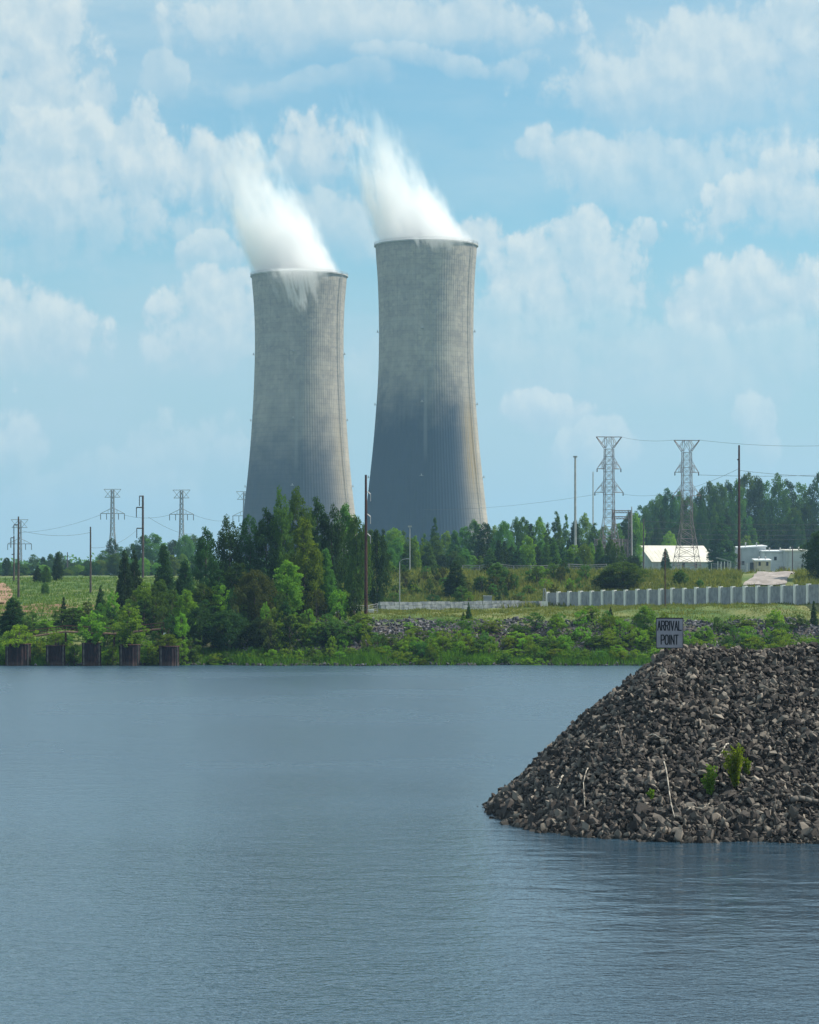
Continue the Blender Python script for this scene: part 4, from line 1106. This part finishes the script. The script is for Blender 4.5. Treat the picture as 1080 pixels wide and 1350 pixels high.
# ---------------------------------------------------------------- pylons, poles, masts
def lattice(b, z0, z1, w0, w1, n, r, cx=0.0, cy_=0.0, ox0=0.0, ox1=0.0):
    zs = [z0 + (z1 - z0) * i / n for i in range(n + 1)]; ws = [w0 + (w1 - w0) * i / n for i in range(n + 1)]
    xs = [cx + ox0 + (ox1 - ox0) * i / n for i in range(n + 1)]
    C_ = lambda i: [(xs[i] + sx * ws[i] / 2, cy_ + sy * ws[i] / 2, zs[i]) for sx, sy in ((-1, -1), (1, -1), (1, 1), (-1, 1))]
    for i in range(n):
        p, q = C_(i), C_(i + 1)
        for k in range(4):
            b.tube(p[k], q[k], r * 1.25); b.tube(p[k], q[(k + 1) % 4], r * 0.8); b.tube(p[(k + 1) % 4], q[k], r * 0.8)
            b.tube(q[k], q[(k + 1) % 4], r * 0.7)

def pylon_v(px, topy, Y, label):
    """lattice pylon with a V-shaped head and pairs of triangular cross-arms"""
    x = PX(px, Y); g = G(x, Y); u = Y / F; Z = lambda py: PZ(py, Y) - g; r = 0.036 * Y / 430
    root = empty('lattice_pylon', (x, Y, g), R(8)); tag(root, label, 'pylon', 'steel pylons of the right bank')
    d = topy - 576
    b = MB(); lattice(b, 0, Z(682 + d), 34 * u, 13 * u, 6, r); lattice(b, Z(682 + d), Z(592 + d), 13 * u, 11 * u, 9, r); b.build('tower_body', PYLON, root)
    b = MB()
    for sx in (-1, 1):
        for sy in (-1, 1):
            yy = sy * 5.5 * u
            b.tube((sx * 5.5 * u, yy, Z(591 + d)), (sx * 17 * u, yy * 0.3, Z(576 + d)), r * 1.5)
            b.tube((sx * 5.5 * u, yy, Z(591 + d)), (sx * 4 * u, yy, Z(576 + d)), r)
            b.tube((sx * 10 * u, yy * .6, Z(585 + d)), (sx * 4 * u, yy, Z(576 + d)), r)
            b.tube((-17 * u, yy * 0.3, Z(576 + d)), (17 * u, yy * 0.3, Z(576 + d)), r * 1.3)
            b.tube((sx * 5.5 * u, yy, Z(591 + d)), (-sx * 3 * u, yy, Z(576 + d)), r * .8)
    b.build('head_frame', PYLON, root)
    for (row, hw, rise) in ((618, 16, 14), (649, 19, 15)):
        for sx in (-1, 1):
            b = MB(); tip = (sx * hw * u, 0, Z(row + d))
            for sy in (-1, 1):
                yy = sy * 6 * u
                b.tube((sx * 6 * u, yy, Z(row + d)), tip, r * 1.3); b.tube((sx * 6 * u, yy, Z(row - rise + d)), tip, r)
                m1 = (sx * 10 * u, yy * .6, Z(row + d)); b.tube(m1, (sx * 9 * u, yy * .7, Z(row - rise * 0.65 + d)), r * .8); b.tube((sx * 6 * u, yy, Z(row + d)), (sx * 9 * u, yy * .7, Z(row - rise * .65 + d)), r * .8)
            a = b.build('crossarm', PYLON, root)
            b = MB(); b.tube(tip, (tip[0], 0, tip[2] - 4.5 * u), 0.09 * Y / 430, None, 6); b.build('insulator', CERAMIC, a)
    return root, x, g
pyA = pylon_v(803, 576, 520, 'left-hand steel lattice pylon with V-shaped head, rising over the substation')
pyB = pylon_v(905.5, 580.5, 430, 'right-hand steel lattice pylon with V-shaped head before the white shed')

def pylon_far(px, topy, Y, label):
    x = PX(px, Y); g = G(x, Y); u = Y / F; Z = lambda py: PZ(py + topy - 645, Y) - g; r = 0.075 * Y / 900
    root = empty('lattice_pylon', (x, Y, g), R(-6)); tag(root, label, 'pylon', 'distant steel pylons on the left')
    b = MB(); lattice(b, 0, Z(700), 15 * u, 5 * u, 6, r); lattice(b, Z(700), Z(646), 5 * u, 3.4 * u, 8, r); b.build('tower_body', FARPYLON, root)
    for sx in (-1, 1):
        b = MB(); b.tube((0, 0, Z(645)), (sx * 11.5 * u, 0, Z(645)), r * 1.2); b.tube((sx * 11.5 * u, 0, Z(645)), (sx * 3 * u, 0, Z(655)), r)
        b.tube((sx * 2 * u, 0, Z(646)), (sx * 10 * u, 0, Z(655.5)), r); b.tube((0, 0, Z(655.5)), (sx * 10.5 * u, 0, Z(655.5)), r * 1.2); b.build('upper_arm', FARPYLON, root)
        b = MB(); b.tube((0, 0, Z(677)), (sx * 16 * u, 0, Z(677)), r * 1.4); b.tube((sx * 1.5 * u, 0, Z(670)), (sx * 16 * u, 0, Z(677)), r * 1.1)
        b.tube((sx * 6 * u, 0, Z(677)), (sx * 6 * u, 0, Z(672)), r * .8); a = b.build('crossarm', FARPYLON, root)
        for q in (16, 8):
            b = MB(); b.tube((sx * q * u, 0, Z(677)), (sx * q * u, 0, Z(685)), 0.12 * Y / 900, None, 5); b.build('insulator', CERAMIC, a)
    return root
pylon_far(148.5, 645, 900, 'distant pylon on the left above the thin dark treetop')
pylon_far(239.5, 646, 900, 'distant pylon just left of the pine clump')
pylon_far(26, 685, 1300, 'faint distant pylon close to the left picture edge')
pylon_far(323, 648, 1560, 'faint distant pylon half hidden by the left cooling tower edge')

def pole(name, px, topy, Y, rad, m_, label, cat, group=None, arms=(), base=None, taper=0.6, extra=None):
    x = PX(px, Y); g = G(x, Y) if base is None else base; h = PZ(topy, Y) - g; u = Y / F
    root = empty(name, (x, Y, g)); tag(root, label, cat, group)
    b = MB(); b.tube((0, 0, -0.3), (0, 0, h), rad, rad * taper, 10); b.build('shaft', m_, root, smooth=False)
    for (row, l, r_) in arms:
        z = PZ(row, Y) - g
        b = MB(); b.tube((l * u, 0, z), (r_ * u, 0, z), rad * 0.45, None, 5); a = b.build('arm', m_, root)
        if l < -3:
            b = MB(); b.tube((l * u, 0, z), (l * u, 0, z - 13 * u), 0.05 * Y / 300, None, 5); b.build('insulator', CERAMIC, a)
    if extra: extra(root, h, u)
    return root
def pole_fit(root, h, u):
    for q in (0.12, 0.28, 0.42):
        b = MB(); b.tube((0.14, 0, h * (1 - q)), (0.42, -0.1, h * (1 - q) - 0.25), 0.05, None, 5); b.tube((0.42, -0.1, h * (1 - q) - 0.25), (0.42, -0.1, h * (1 - q) - 0.9), 0.045, None, 6); b.build('insulator', GALV, root)
pole('utility_pole', 482.5, 626, 252, 0.17, RUSTPOLE, 'tall rust-brown pole standing on the terrace between the two towers', 'utility pole', extra=pole_fit)
pole('utility_pole', 974.5, 587, 345, 0.19, RUSTPOLE, 'tall dark bare pole behind the barrier wall by the white buildings', 'utility pole', arms=((606, -2.6, 0),))
pole('utility_pole', 188.5, 654, 420, 0.20, WOODPOLE, 'dark pole with two side arms on the left, right of the twin cedars', 'utility pole', arms=((654, -4.5, 1), (669, -8.5, 0), (696.5, -8, 0)), taper=0.8)
pole('utility_pole', 119.5, 694.5, 350, 0.15, WOODPOLE, 'plain dark pole standing in the left field', 'utility pole')
pole('utility_pole', 24.5, 681, 330, 0.15, WOODPOLE, 'taller pole with a short arm near the left picture edge', 'utility pole', arms=((692, -6, 1),))
pole('utility_pole', 18.5, 706, 400, 0.15, WOODPOLE, 'shorter pole with two small arms at the left picture edge', 'utility pole', arms=((709, -4, 1), (731, -3, 1)))
pole('utility_pole', 89, 728, 620, 0.16, WOODPOLE, 'tiny distant pole on the left skyline', 'utility pole')
def lamp_top(root, h, u):
    b = MB(); b.box((0, 0, h + 0.12), (1.3 * u * 4, 0.5, 0.25)); b.build('lamp_head', GALV, root)
pole('light_mast', 758.5, 603, 480, 0.24, GALV, 'slim grey light mast left of the left-hand steel pylon', 'light mast', taper=0.7, extra=lamp_top)
pole('light_mast', 782, 622, 640, 0.20, GALV, 'fainter thin mast between light mast and left-hand pylon', 'light mast')
pole('light_mast', 833, 668, 560, 0.20, GALV, 'pale mast right of the substation frame', 'light mast')
pole('utility_pole', 848.5, 684, 545, 0.18, WOODPOLE, 'brown pole at the left gable of the white shed', 'utility pole')
pole('utility_pole', 1045, 720, 592, 0.14, RUSTPOLE, 'short brown pole in front of the long white building', 'utility pole')
pole('marker_pole', 877, 726, 268, 0.06, RUSTPOLE, 'thin rusty pole in front of the barrier wall, above the sign', 'pole', base=4.2, taper=0.9)
def street_head(root, h, u):
    b = MB(); b.tube((0, 0, h), (0.25, -0.1, h + 0.25), 0.03, None, 6); b.tube((0.25, -0.1, h + 0.25), (0.75, -0.1, h + 0.35), 0.03, None, 6); b.build('arm', GALV, root)
    b = MB(); b.box((0.9, -0.1, h + 0.34), (0.5, 0.22, 0.1)); b.build('lamp_head', GALV, root)
pole('street_lamp', 527, 741, 285, 0.07, GALV, 'thin grey street lamp in front of the low wall', 'street lamp', extra=street_head)
pole('street_lamp', 782.5, 730, 480, 0.08, GALV, 'small street lamp beside the substation fence', 'street lamp', extra=street_head)
pole('light_mast', 540.5, 695, 420, 0.10, GALV, 'small mast before the base of the right cooling tower', 'light mast', extra=lamp_top)
def stub_post():
    Y = 303; x = PX(718, Y); g = G(x, Y); root = empty('lattice_post', (x, Y, g)); tag(root, 'short pale lattice post between the low wall and the barrier wall', 'lattice post')
    b = MB(); lattice(b, 0, PZ(776, Y) - g, 0.4, 0.2, 6, 0.03); b.build('frame', GALV, root)
    b = MB(); b.box((0, 0, 0.35), (0.7, 0.4, 0.7)); b.build('base_block', POST, root)
stub_post()

# substation
sY = 530; g0 = G(PX(815, sY), sY)
sub = empty('substation_frame', (PX(815, sY), sY, g0)); tag(sub, 'low steel substation gantry of lattice posts and beams around the left-hand pylon foot', 'substation')
u = sY / F; zf = lambda py: PZ(py, sY) - g0
for (px, ty) in ((809, 673), (830, 673), (785, 711), (797, 706), (818, 711), (826, 711)):
    b = MB(); lattice(b, 0, zf(ty), 0.75, 0.45, 9, 0.055, (px - 815) * u, random.uniform(-2, 2)); b.build('lattice_post', PYLON, sub)
for (x0, x1, row) in ((808, 831, 673), (808, 831, 681), (784, 798, 711), (808, 828, 711), (808, 828, 718), (784, 798, 722)):
    b = MB()
    for sy in (-0.3, 0.3):
        b.tube(((x0 - 815) * u, sy, zf(row)), ((x1 - 815) * u, sy, zf(row)), 0.07); b.tube(((x0 - 815) * u, sy, zf(row + 3)), ((x1 - 815) * u, sy, zf(row + 3)), 0.06)
    k = x0
    while k < x1 - 2: b.tube(((k - 815) * u, 0, zf(row)), ((k + 2 - 815) * u, 0, zf(row + 3)), 0.05); b.tube(((k + 4 - 815) * u, 0, zf(row)), ((k + 2 - 815) * u, 0, zf(row + 3)), 0.05); k += 4
    b.build('beam', PYLON, sub)
for (px, row, hh) in ((790, 745, 10), (813, 738, 16), (822, 740, 14), (828, 744, 10), (800, 744, 9)):
    b = MB(); xx = (px - 815) * u
    b.box((xx, 0, zf(755) + (755 - row) * u / 2), (4.5 * u, 1.2, (755 - row) * u))
    for q in (-1, 0, 1): b.tube((xx + q * 1.4 * u, 0, (755 - row) * u + zf(755)), (xx + q * 1.4 * u, 0, (755 - row + 4) * u + zf(755)), 0.14, 0.1, 6)
    b.build('transformer', GALV, sub)

# chain-link fences
def fence(name, pts, hgt, step, label, m_=GALV, rad=0.035, rails=5):
    P_ = [Vector((PX(px, Y), Y, 0)) for px, Y in pts]
    root = empty(name, (P_[0].x, P_[0].y, G(P_[0].x, P_[0].y))); tag(root, label, 'fence'); O = root.location
    posts = []
    for a, b_ in zip(P_[:-1], P_[1:]):
        n = max(1, int((b_ - a).length / step))
        for i in range(n): posts.append(a.lerp(b_, i / n))
    posts.append(P_[-1])
    for p in posts:
        p.z = G(p.x, p.y)
        b = MB(); b.tube(p - O - Vector((0, 0, .2)), p - O + Vector((0, 0, hgt)), rad, None, 5); b.build('post', m_, root)
    b = MB()
    for p, q in zip(posts[:-1], posts[1:]):
        for r_ in range(rails):
            z = hgt * (0.08 + 0.9 * r_ / (rails - 1)); b.tube(p - O + Vector((0, 0, z)), q - O + Vector((0, 0, z)), 0.016 if 0 < r_ < rails - 1 else 0.028)
        L = (q - p).length; nn = int(L / 0.35)
        for i in range(nn):
            f0 = p.lerp(q, i / nn); f1 = p.lerp(q, min(1, (i + 2) / nn))
            b.tube(f0 - O + Vector((0, 0, .1)), f1 - O + Vector((0, 0, hgt * .97)), 0.009); b.tube(f1 - O + Vector((0, 0, .1)), f0 - O + Vector((0, 0, hgt * .97)), 0.009)
    b.build('wire_mesh', FARPYLON, root)
fence('chainlink_fence', [(610, 350), (700, 348), (800, 352)], 1.15, 2.2, 'pale chain-link fence along the ridge left of the pylons')
fence('chainlink_fence', [(404, 262), (450, 264), (498, 268)], 0.95, 1.1, 'grey chain-link fence between the pine clump and the low wall')
fence('chainlink_fence', [(938, 560), (985, 560)], 2.0, 1.6, 'pale fence in front of the dark tree by the white buildings', POST)

# small equipment beside the rusty pole
def utility_box(px, topy, wpx, Y, label, m_):
    x = PX(px, Y); g = G(x, Y); h = PZ(topy, Y) - g; wd = wpx / F * Y
    root = empty('utility_box', (x, Y, g), R(random.uniform(-20, 20))); tag(root, label, 'utility box', 'equipment beside the chain-link fence')
    b = MB(); b.box((0, 0, h / 2 - 0.1), (wd, wd * .8, h + 0.2)); b.build('cabinet', m_, root)
    b = MB(); b.box((0, 0, h + 0.03), (wd * 1.1, wd * .9, 0.06)); b.build('lid', WHITE, root)
    b = MB(); b.box((0.0, -wd * .4 - 0.012, h * .5), (wd * .8, 0.02, h * .7)); b.build('door', GALV, root)
utility_box(407, 805, 9, 259, 'small blue-grey cabinet at the left end of the fence', PANEL)
utility_box(417, 809, 9, 258, 'low pale cabinet second from the left end of the fence', GALV)
utility_box(436, 808, 13, 259, 'wide low white cabinet along the fence', WHITE)
utility_box(452, 802, 10, 262, 'grey cabinet in the middle of the fence', PANEL)
utility_box(470, 804, 9, 262, 'dark grey cabinet left of the rusty pole', PANEL)
utility_box(489, 804, 7, 262, 'small white cabinet right of the rusty pole', WHITE)
utility_box(643, 786, 10, 308, 'small pale hut roof showing above the low wall', GALV)

# ---------------------------------------------------------------- buildings
def box_building(px0, px1, topy, Y, depth, label, wallm, roofm, slope=(0, 0), rot=0.0, name='building', features=()):
    x0, x1 = PX(px0, Y), PX(px1, Y); g = min(G(x0, Y), G(x1, Y)); L = (x1 - x0) / math.cos(rot); h = PZ(topy, Y) - g
    root = empty(name, (x0, Y, g), rot); tag(root, label, 'building', 'white site buildings')
    zl, zr = h + slope[0], h + slope[1]
    b = MB(); b.poly([(0, 0, -.5), (L, 0, -.5), (L, depth, -.5), (0, depth, -.5), (0, 0, zl), (L, 0, zr), (L, depth, zr + .3), (0, depth, zl + .3)],
                     [(3, 2, 1, 0), (4, 5, 6, 7), (0, 1, 5, 4), (1, 2, 6, 5), (2, 3, 7, 6), (3, 0, 4, 7)])
    for k in range(int(L / 0.8)): b.box((0.4 + k * 0.8, -0.02, (min(zl, zr)) / 2), (0.08, 0.03, min(zl, zr) - .1))
    b.build('wall', wallm, root)
    b = MB(); e = 0.25
    b.poly([(-e, -e, zl), (L + e, -e, zr), (L + e, depth + e, zr + .35), (-e, depth + e, zl + .35), (-e, -e, zl + .28), (L + e, -e, zr + .28), (L + e, depth + e, zr + .62), (-e, depth + e, zl + .62)],
           [(3, 2, 1, 0), (4, 5, 6, 7), (0, 1, 5, 4), (1, 2, 6, 5), (2, 3, 7, 6), (3, 0, 4, 7)])
    b.build('roof', roofm, root)
    for (kind, fx, zc_, w_, hh) in features:
        b = MB(); b.box((L * fx, -0.05, zc_), (w_, 0.06, hh)); b.build(kind, DARK if kind != 'roller_door' else GALV, root)
    b = MB(); b.tube((L * 0.08, -0.09, -0.2), (L * 0.08, -0.09, min(zl, zr)), 0.06, None, 6); b.build('downpipe', GALV, root)
    for q in (0.3, 0.72):
        b = MB(); b.tube((L * q, depth * 0.4, min(zl, zr)), (L * q, depth * 0.4, max(zl, zr) + 0.9), 0.14, None, 8); b.tube((L * q, depth * 0.4, max(zl, zr) + 0.9), (L * q, depth * 0.4, max(zl, zr) + 1.05), 0.24, 0.1, 8); b.build('roof_vent', GALV, root)
    if L > 4:
        b = MB(); b.box((L * 0.82, -0.055, 1.0), (0.95, 0.05, 2.1)); b.build('door', GALV, root)
    return root

# gabled shed
gY = 600; th = R(19); gx0, gx1 = PX(860, gY), PX(945, gY); gg = G(gx0, gY); L = (gx1 - gx0) / math.cos(th); ev = PZ(740, gY) - gg; rg = PZ(719.5, gY) - gg; hd = 2.0 / math.sin(th)
shed = empty('gabled_shed', (gx0, gY, gg), th); tag(shed, 'white gabled metal shed with cream roof behind the right-hand pylon', 'shed')
b = MB(); b.poly([(0, 0, -.6), (L, 0, -.6), (L, 2 * hd, -.6), (0, 2 * hd, -.6), (0, 0, ev), (L, 0, ev), (L, 2 * hd, ev), (0, 2 * hd, ev), (0, hd, rg), (L, hd, rg)],
                 [(3, 2, 1, 0), (0, 1, 5, 4), (2, 3, 7, 6), (1, 2, 6, 9, 5), (3, 0, 4, 8, 7), (4, 5, 9, 8), (6, 7, 8, 9)])
for k in range(int(L / 0.7)): b.box((0.35 + k * 0.7, -0.02, ev / 2), (0.07, 0.03, ev - .05))
b.build('wall', WWALL, shed)
for s_ in (0, 1):
    b = MB(); y0, y1 = (-0.4, hd) if s_ == 0 else (2 * hd + 0.4, hd); sl = (rg - ev) / hd; z0 = ev - 0.4 * sl
    p = [(-.3, y0, z0 + .03), (L + .3, y0, z0 + .03), (L + .3, y1, rg + .03), (-.3, y1, rg + .03)]; p += [(q[0], q[1], q[2] + .12) for q in p]
    b.poly(p, [(3, 2, 1, 0), (4, 5, 6, 7), (0, 1, 5, 4), (1, 2, 6, 5), (2, 3, 7, 6), (3, 0, 4, 7)])
    for k in range(int(L / 1.0)):
        xx = 0.3 + k; b.tube((xx, y0, z0 + .15), (xx, y1, rg + .15), 0.03)
    b.build('roof', WROOF, shed)
for fx in (0.50, 0.70):
    b = MB(); b.box((L * fx, -0.06, 1.75), (0.62, 0.06, 1.5)); wf = b.build('window', DARK, shed)
    b = MB(); b.box((L * fx, -0.08, 2.55), (0.8, 0.08, 0.1)); b.box((L * fx, -0.08, 0.95), (0.8, 0.08, 0.1)); b.build('frame', WHITE, wf)
b = MB(); b.box((L * 0.06, -0.06, 1.2), (1.0, 0.06, 2.1)); b.build('door', GALV, shed)

box_building(941, 957, 727, 612, 8, 'small white annex with a flat roof at the right end of the gabled shed', WWALL, WHITE)
# carport
cp = empty('carport', (PX(945, 575), 575, G(PX(945, 575), 575))); tag(cp, 'dark open carport with thin slanting roof right of the gabled shed', 'carport')
b = MB(); b.poly([(0, -1.5, 3.2), (2.9, -1.5, 2.4), (2.9, 1.5, 2.4), (0, 1.5, 3.2), (0, -1.5, 3.35), (2.9, -1.5, 2.55), (2.9, 1.5, 2.55), (0, 1.5, 3.35)], [(3, 2, 1, 0), (4, 5, 6, 7), (0, 1, 5, 4), (1, 2, 6, 5), (2, 3, 7, 6), (3, 0, 4, 7)]); b.build('roof', GALV, cp)
for xx in (0.1, 0.8, 1.5, 2.2, 2.8):
    b = MB(); b.box((xx, -1.3, 1.2), (0.12, 0.12, 2.6)); b.build('post', POST, cp)
b = MB(); b.box((1.45, 1.2, 1.1), (2.6, 0.1, 2.6)); b.build('back_panel', DARK, cp)
box_building(975, 1010, 724, 612, 9, 'tall pale building with slanting roof right of the tall bare pole', WWALL, WHITE, (0.1, 0.5), features=(('window', 0.12, 2.4, 0.8, 0.8),))
box_building(1007, 1041, 728, 606, 9, 'long low white building in front of the right-hand wood', WHITE, WHITE, features=(('window', 0.45, 3.4, 0.6, 0.8),))
box_building(1037, 1064, 727, 600, 10, 'white building with cream roof beside the dark tree at the right edge', WWALL, WROOF, features=(('roller_door', 0.6, 1.4, 1.8, 2.6),))
ts = box_building(996, 1016, 740, 585, 4, 'little tan hut with two small windows before the white buildings', TAN, WHITE, name='tan_hut', features=(('window', 0.28, 1.9, 0.5, 0.8), ('window', 0.78, 1.9, 0.5, 0.8)))
b = MB(); b.box((-0.7, 0.6, 1.0), (0.8, 0.5, 2.4)); b.build('porch', DARK, ts)

# parked car seen end on
cY = 590; cx0 = PX(1031, cY); car = empty('parked_car', (cx0, cY, G(cx0, cY)), R(90)); tag(car, 'small dark parked car in front of the long white building', 'car')
b = MB(); prof = [(-1.0, .25), (1.0, .25), (1.0, .75), (.75, .8), (.45, 1.2), (-.5, 1.22), (-.9, .85), (-1.0, .7)]
npf = len(prof); b.poly([(x, -.62, z) for x, z in prof] + [(x, .62, z) for x, z in prof], [tuple(range(npf)), tuple(reversed(range(npf, 2 * npf)))] + [((k + 1) % npf, k, npf + k, npf + (k + 1) % npf) for k in range(npf)]); b.build('body', BLACK, car)
for sx in (-.62, .62):
    for sy in (-.6, .6):
        b = MB(); b.tube((sx, sy - .1, .26), (sx, sy + .1, .26), .26, None, 14); b.build('wheel', BLACK, car)

# road
def strip(name, pts, m_, kind='structure', lift=0.03):
    vs, fs = [], []
    P_ = []
    for (a, b_) in zip(pts[:-1], pts[1:]):
        for i in range(8): P_.append([a[k] + (b_[k] - a[k]) * i / 8 for k in range(3)])
    P_.append(list(pts[-1]))
    for x, y, wd in P_:
        for k in range(7):
            xx = x + wd * (k / 6 - 0.5); vs.append((xx, y, G(xx, y) + lift + 0.04))
    for i in range(len(P_) - 1):
        for k in range(6): fs.append((i * 7 + k, i * 7 + k + 1, (i + 1) * 7 + k + 1, (i + 1) * 7 + k))
    me = bpy.data.meshes.new(name); me.from_pydata(vs, [], fs); me.update()
    tag(link_mesh(name, me, m_), kind=kind)
strip('road', [(PX(1008, 322), 322, 5.2), (PX(1016, 333), 333, 4.2), (PX(1026, 345), 345, 5.0), (PX(1034, 370), 370, 7.5), (PX(1030, 460), 460, 10.0), (PX(1030, 560), 560, 12.0)], GRAVELROAD, lift=0.12)
strip('dirt_track', [(PX(-14, 300), 300, 3.2), (PX(2, 330), 330, 2.6), (PX(6, 360), 360, 2.2), (PX(-6, 395), 395, 2.4)], DIRT, lift=0.12)

# ---------------------------------------------------------------- rusty sheet-pile cells with the gangway
CELLS = [(24, 33, 'leftmost rusty sheet-pile mooring cell, under a yellow-green bush'), (73.5, 25, 'second rusty mooring cell from the left'), (121, 25, 'middle rusty mooring cell of the five'),
         (171, 27, 'fourth rusty mooring cell from the left, with a pale right edge'), (223, 26, 'rightmost rusty mooring cell beside the dark shore trees')]
for i, (px, wd, lab) in enumerate(CELLS):
    Y = 228.2; x = PX(px, Y); r = wd / 2 / F * Y; h = PZ(849 + (0, 2, -1, 1, 3)[i], Y)
    root = empty('mooring_cell', (x, Y, 0)); tag(root, lab, 'mooring cell', 'rusty mooring cells in a row')
    n = 72; vs = []; fs = []
    for z in (-2.5, h):
        for k in range(n):
            rr_ = r * (1 + (0.022 if (k // 2) % 2 else -0.022)); a = 2 * math.pi * k / n; vs.append((rr_ * math.cos(a), rr_ * math.sin(a), z))
    fs = [(k, (k + 1) % n, n + (k + 1) % n, n + k) for k in range(n)] + [tuple(range(n, 2 * n))]
    me = bpy.data.meshes.new('sheet_pile_wall'); me.from_pydata(vs, [], fs); me.update(); link_mesh('sheet_pile_wall', me, SHEET, root)
    b = MB(); nn = 36
    for k in range(nn):
        a0, a1 = 2 * math.pi * k / nn, 2 * math.pi * (k + 1) / nn; q = r * 1.03
        b.tube((q * math.cos(a0), q * math.sin(a0), h), (q * math.cos(a1), q * math.sin(a1), h), 0.045)
    b.build('cap_ring', RUSTPOLE, root)
    b = MB()
    for dx_ in (-r * 0.75, r * 0.86): b.box((dx_, -r * (0.72 if dx_ < 0 else .55), h / 2 - 0.5), (0.10, 0.10, h + 1.0))
    b.build('fender_post', LOG, root)
    if i in (0, 2, 3, 1, 4):
        top = {0: 824, 1: 834, 2: 806, 3: 796, 4: 836}[i]; kd = 'shrub' if i in (0, 1, 4) else 'tallshrub'
        plant(px, top, Y, wd * (1.35, 1.15, 1.4, 1.5, 1.25)[i], kd, L_LIME if i == 0 else L_BRIGHT,
              ['yellow-green bush growing out of the leftmost mooring cell', 'low shrub on top of the second mooring cell', 'upright bush on top of the middle mooring cell', 'tallest bush growing on the fourth mooring cell', 'low shrub on top of the rightmost mooring cell'][i],
              'bushes on the mooring cells', basez=h - 0.1)
gw = empty('gangway', (PX(125, 233), 233, 0)); tag(gw, 'rusty railed gangway running behind the mooring cells', 'gangway')
def gpt(px, py, Y=232.5): return Vector((PX(px, Y), Y, PZ(py, Y))) - gw.location
for (a, b_) in (((38, 840), (86, 833)), ((86, 833), (150, 836)), ((150, 836), (216, 829))):
    bb = MB(); p, q = gpt(*a), gpt(*b_)
    mid = (p + q) / 2; L = (q - p).length; bb.tube(p, q, 0.07); bb.tube(p + Vector((0, .8, 0)), q + Vector((0, .8, 0)), 0.07)
    for k in range(12):
        c = p.lerp(q, (k + .5) / 12); bb.box((c.x, c.y + .4, c.z + .06), (L / 12 - .03, .8, .05))
    bb.build('deck', DIRT, gw)
    bb = MB()
    for dz_ in (0.28, 0.52): bb.tube(p + Vector((0, 0, dz_)), q + Vector((0, 0, dz_)), 0.028)
    for k in range(5): c = p.lerp(q, k / 4); bb.tube(c, c + Vector((0, 0, .54)), 0.028)
    bb.build('railing', RUSTPOLE, gw)
for (px, py) in ((40, 840), (86, 833), (150, 836), (214, 829)):
    c = gpt(px, py); b = MB(); b.tube((c.x, c.y + .4, -1.5), (c.x, c.y + .4, c.z), .09, None, 8); b.build('support_pile', RUSTPOLE, gw)
pb = empty('notice_board', tuple(Vector((PX(217, 231.6), 231.6, 0)))); tag(pb, 'tiny white notice board beside the rightmost mooring cell', 'notice board')
b = MB(); b.box((0, 0, PZ(838, 231.6)), (0.2, .03, .5)); b.build('board', WHITE, pb)
b = MB(); b.tube((0, .04, -1), (0, .04, PZ(836, 231.6)), .03, None, 6); b.build('post', RUSTPOLE, pb)

# ---------------------------------------------------------------- power lines
def line(p0, p1, sag, label, rad=0.035):
    rad *= 0.55; sag *= 0.7
    a, b_ = Vector(p0), Vector(p1); pts = []
    for i in range(17):
        t_ = i / 16; p = a.lerp(b_, t_); p.z -= sag * 4 * t_ * (1 - t_); pts.append(p - a)
    b = MB(); b.path(pts, rad, 4); o = b.build('power_line', WIRE, None, tuple(a)); tag(o, label, 'power line', 'power lines')
def pt(px, py, Y): return (PX(px, Y), Y, PZ(py, Y))
line(pt(819, 576, 520), pt(890, 580, 430), 0.6, 'wire joining the V-shaped heads of the two right-hand pylons')
line(pt(921, 580, 430), pt(1150, 584, 420), 1.0, 'wire from the head of the right-hand pylon to the right picture edge')
line(pt(921, 626, 430), pt(1150, 622, 430), 0.6, 'wire from the upper arm of the right-hand pylon to the right edge', 0.045)
line(pt(820, 651, 520), pt(974, 618, 345), 2.2, 'rising wire from the left-hand pylon to the tall bare pole')
line(pt(790, 651, 520), pt(560, 672, 700), 1.2, 'wire from the left-hand pylon to the right cooling tower')
line(pt(974, 620, 345), pt(1150, 628, 345), 0.5, 'wire from the tall bare pole to the right edge')
for i, (a, b_) in enumerate(((687, 690), (696, 696), (702, 703), (709, 708))):
    line(pt(850, a, 545), pt(1150, b_, 540), 0.7, ['topmost', 'second highest', 'second lowest', 'lowest'][i] + ' of four wires crossing in front of the right-hand wood', 0.05)
line(pt(132, 679, 900), pt(26, 702, 1000), 1.8, 'wire from the far left pylon arm towards the left edge poles', 0.07)
line(pt(164, 679, 900), pt(223, 679, 900), 1.4, 'wire between the lower arms of the two distant left pylons', 0.07)
line(pt(256, 679, 900), pt(310, 684, 1400), 2.2, 'wire from the distant pylon towards the left cooling tower', 0.08)
line(pt(180, 699, 420), pt(119, 722, 350), 1.2, 'wire from the pole with side arms down to the plain pole', 0.035)
line(pt(196, 682, 420), pt(256, 703, 900), 1.5, 'wire from the pole with side arms to the wood behind', 0.05)
line(pt(30, 700, 330), pt(119, 702, 350), 0.7, 'wire between the left edge pole and the plain pole', 0.03)

# ---------------------------------------------------------------- haze
m, t, out = mat('haze_air')
pv = t.node('ShaderNodeVolumePrincipled'); pv.inputs['Color'].default_value = (0.40, 0.66, 0.95, 1)
pv.inputs['Density'].default_value = 0.00015; pv.inputs['Anisotropy'].default_value = 0.2
t.l.new(pv.outputs[0], out.inputs['Volume'])
b = MB(); b.box((0, 3900, 127), (12600, 9000, 266))
hz = b.build('haze', m); tag(hz, kind='stuff')
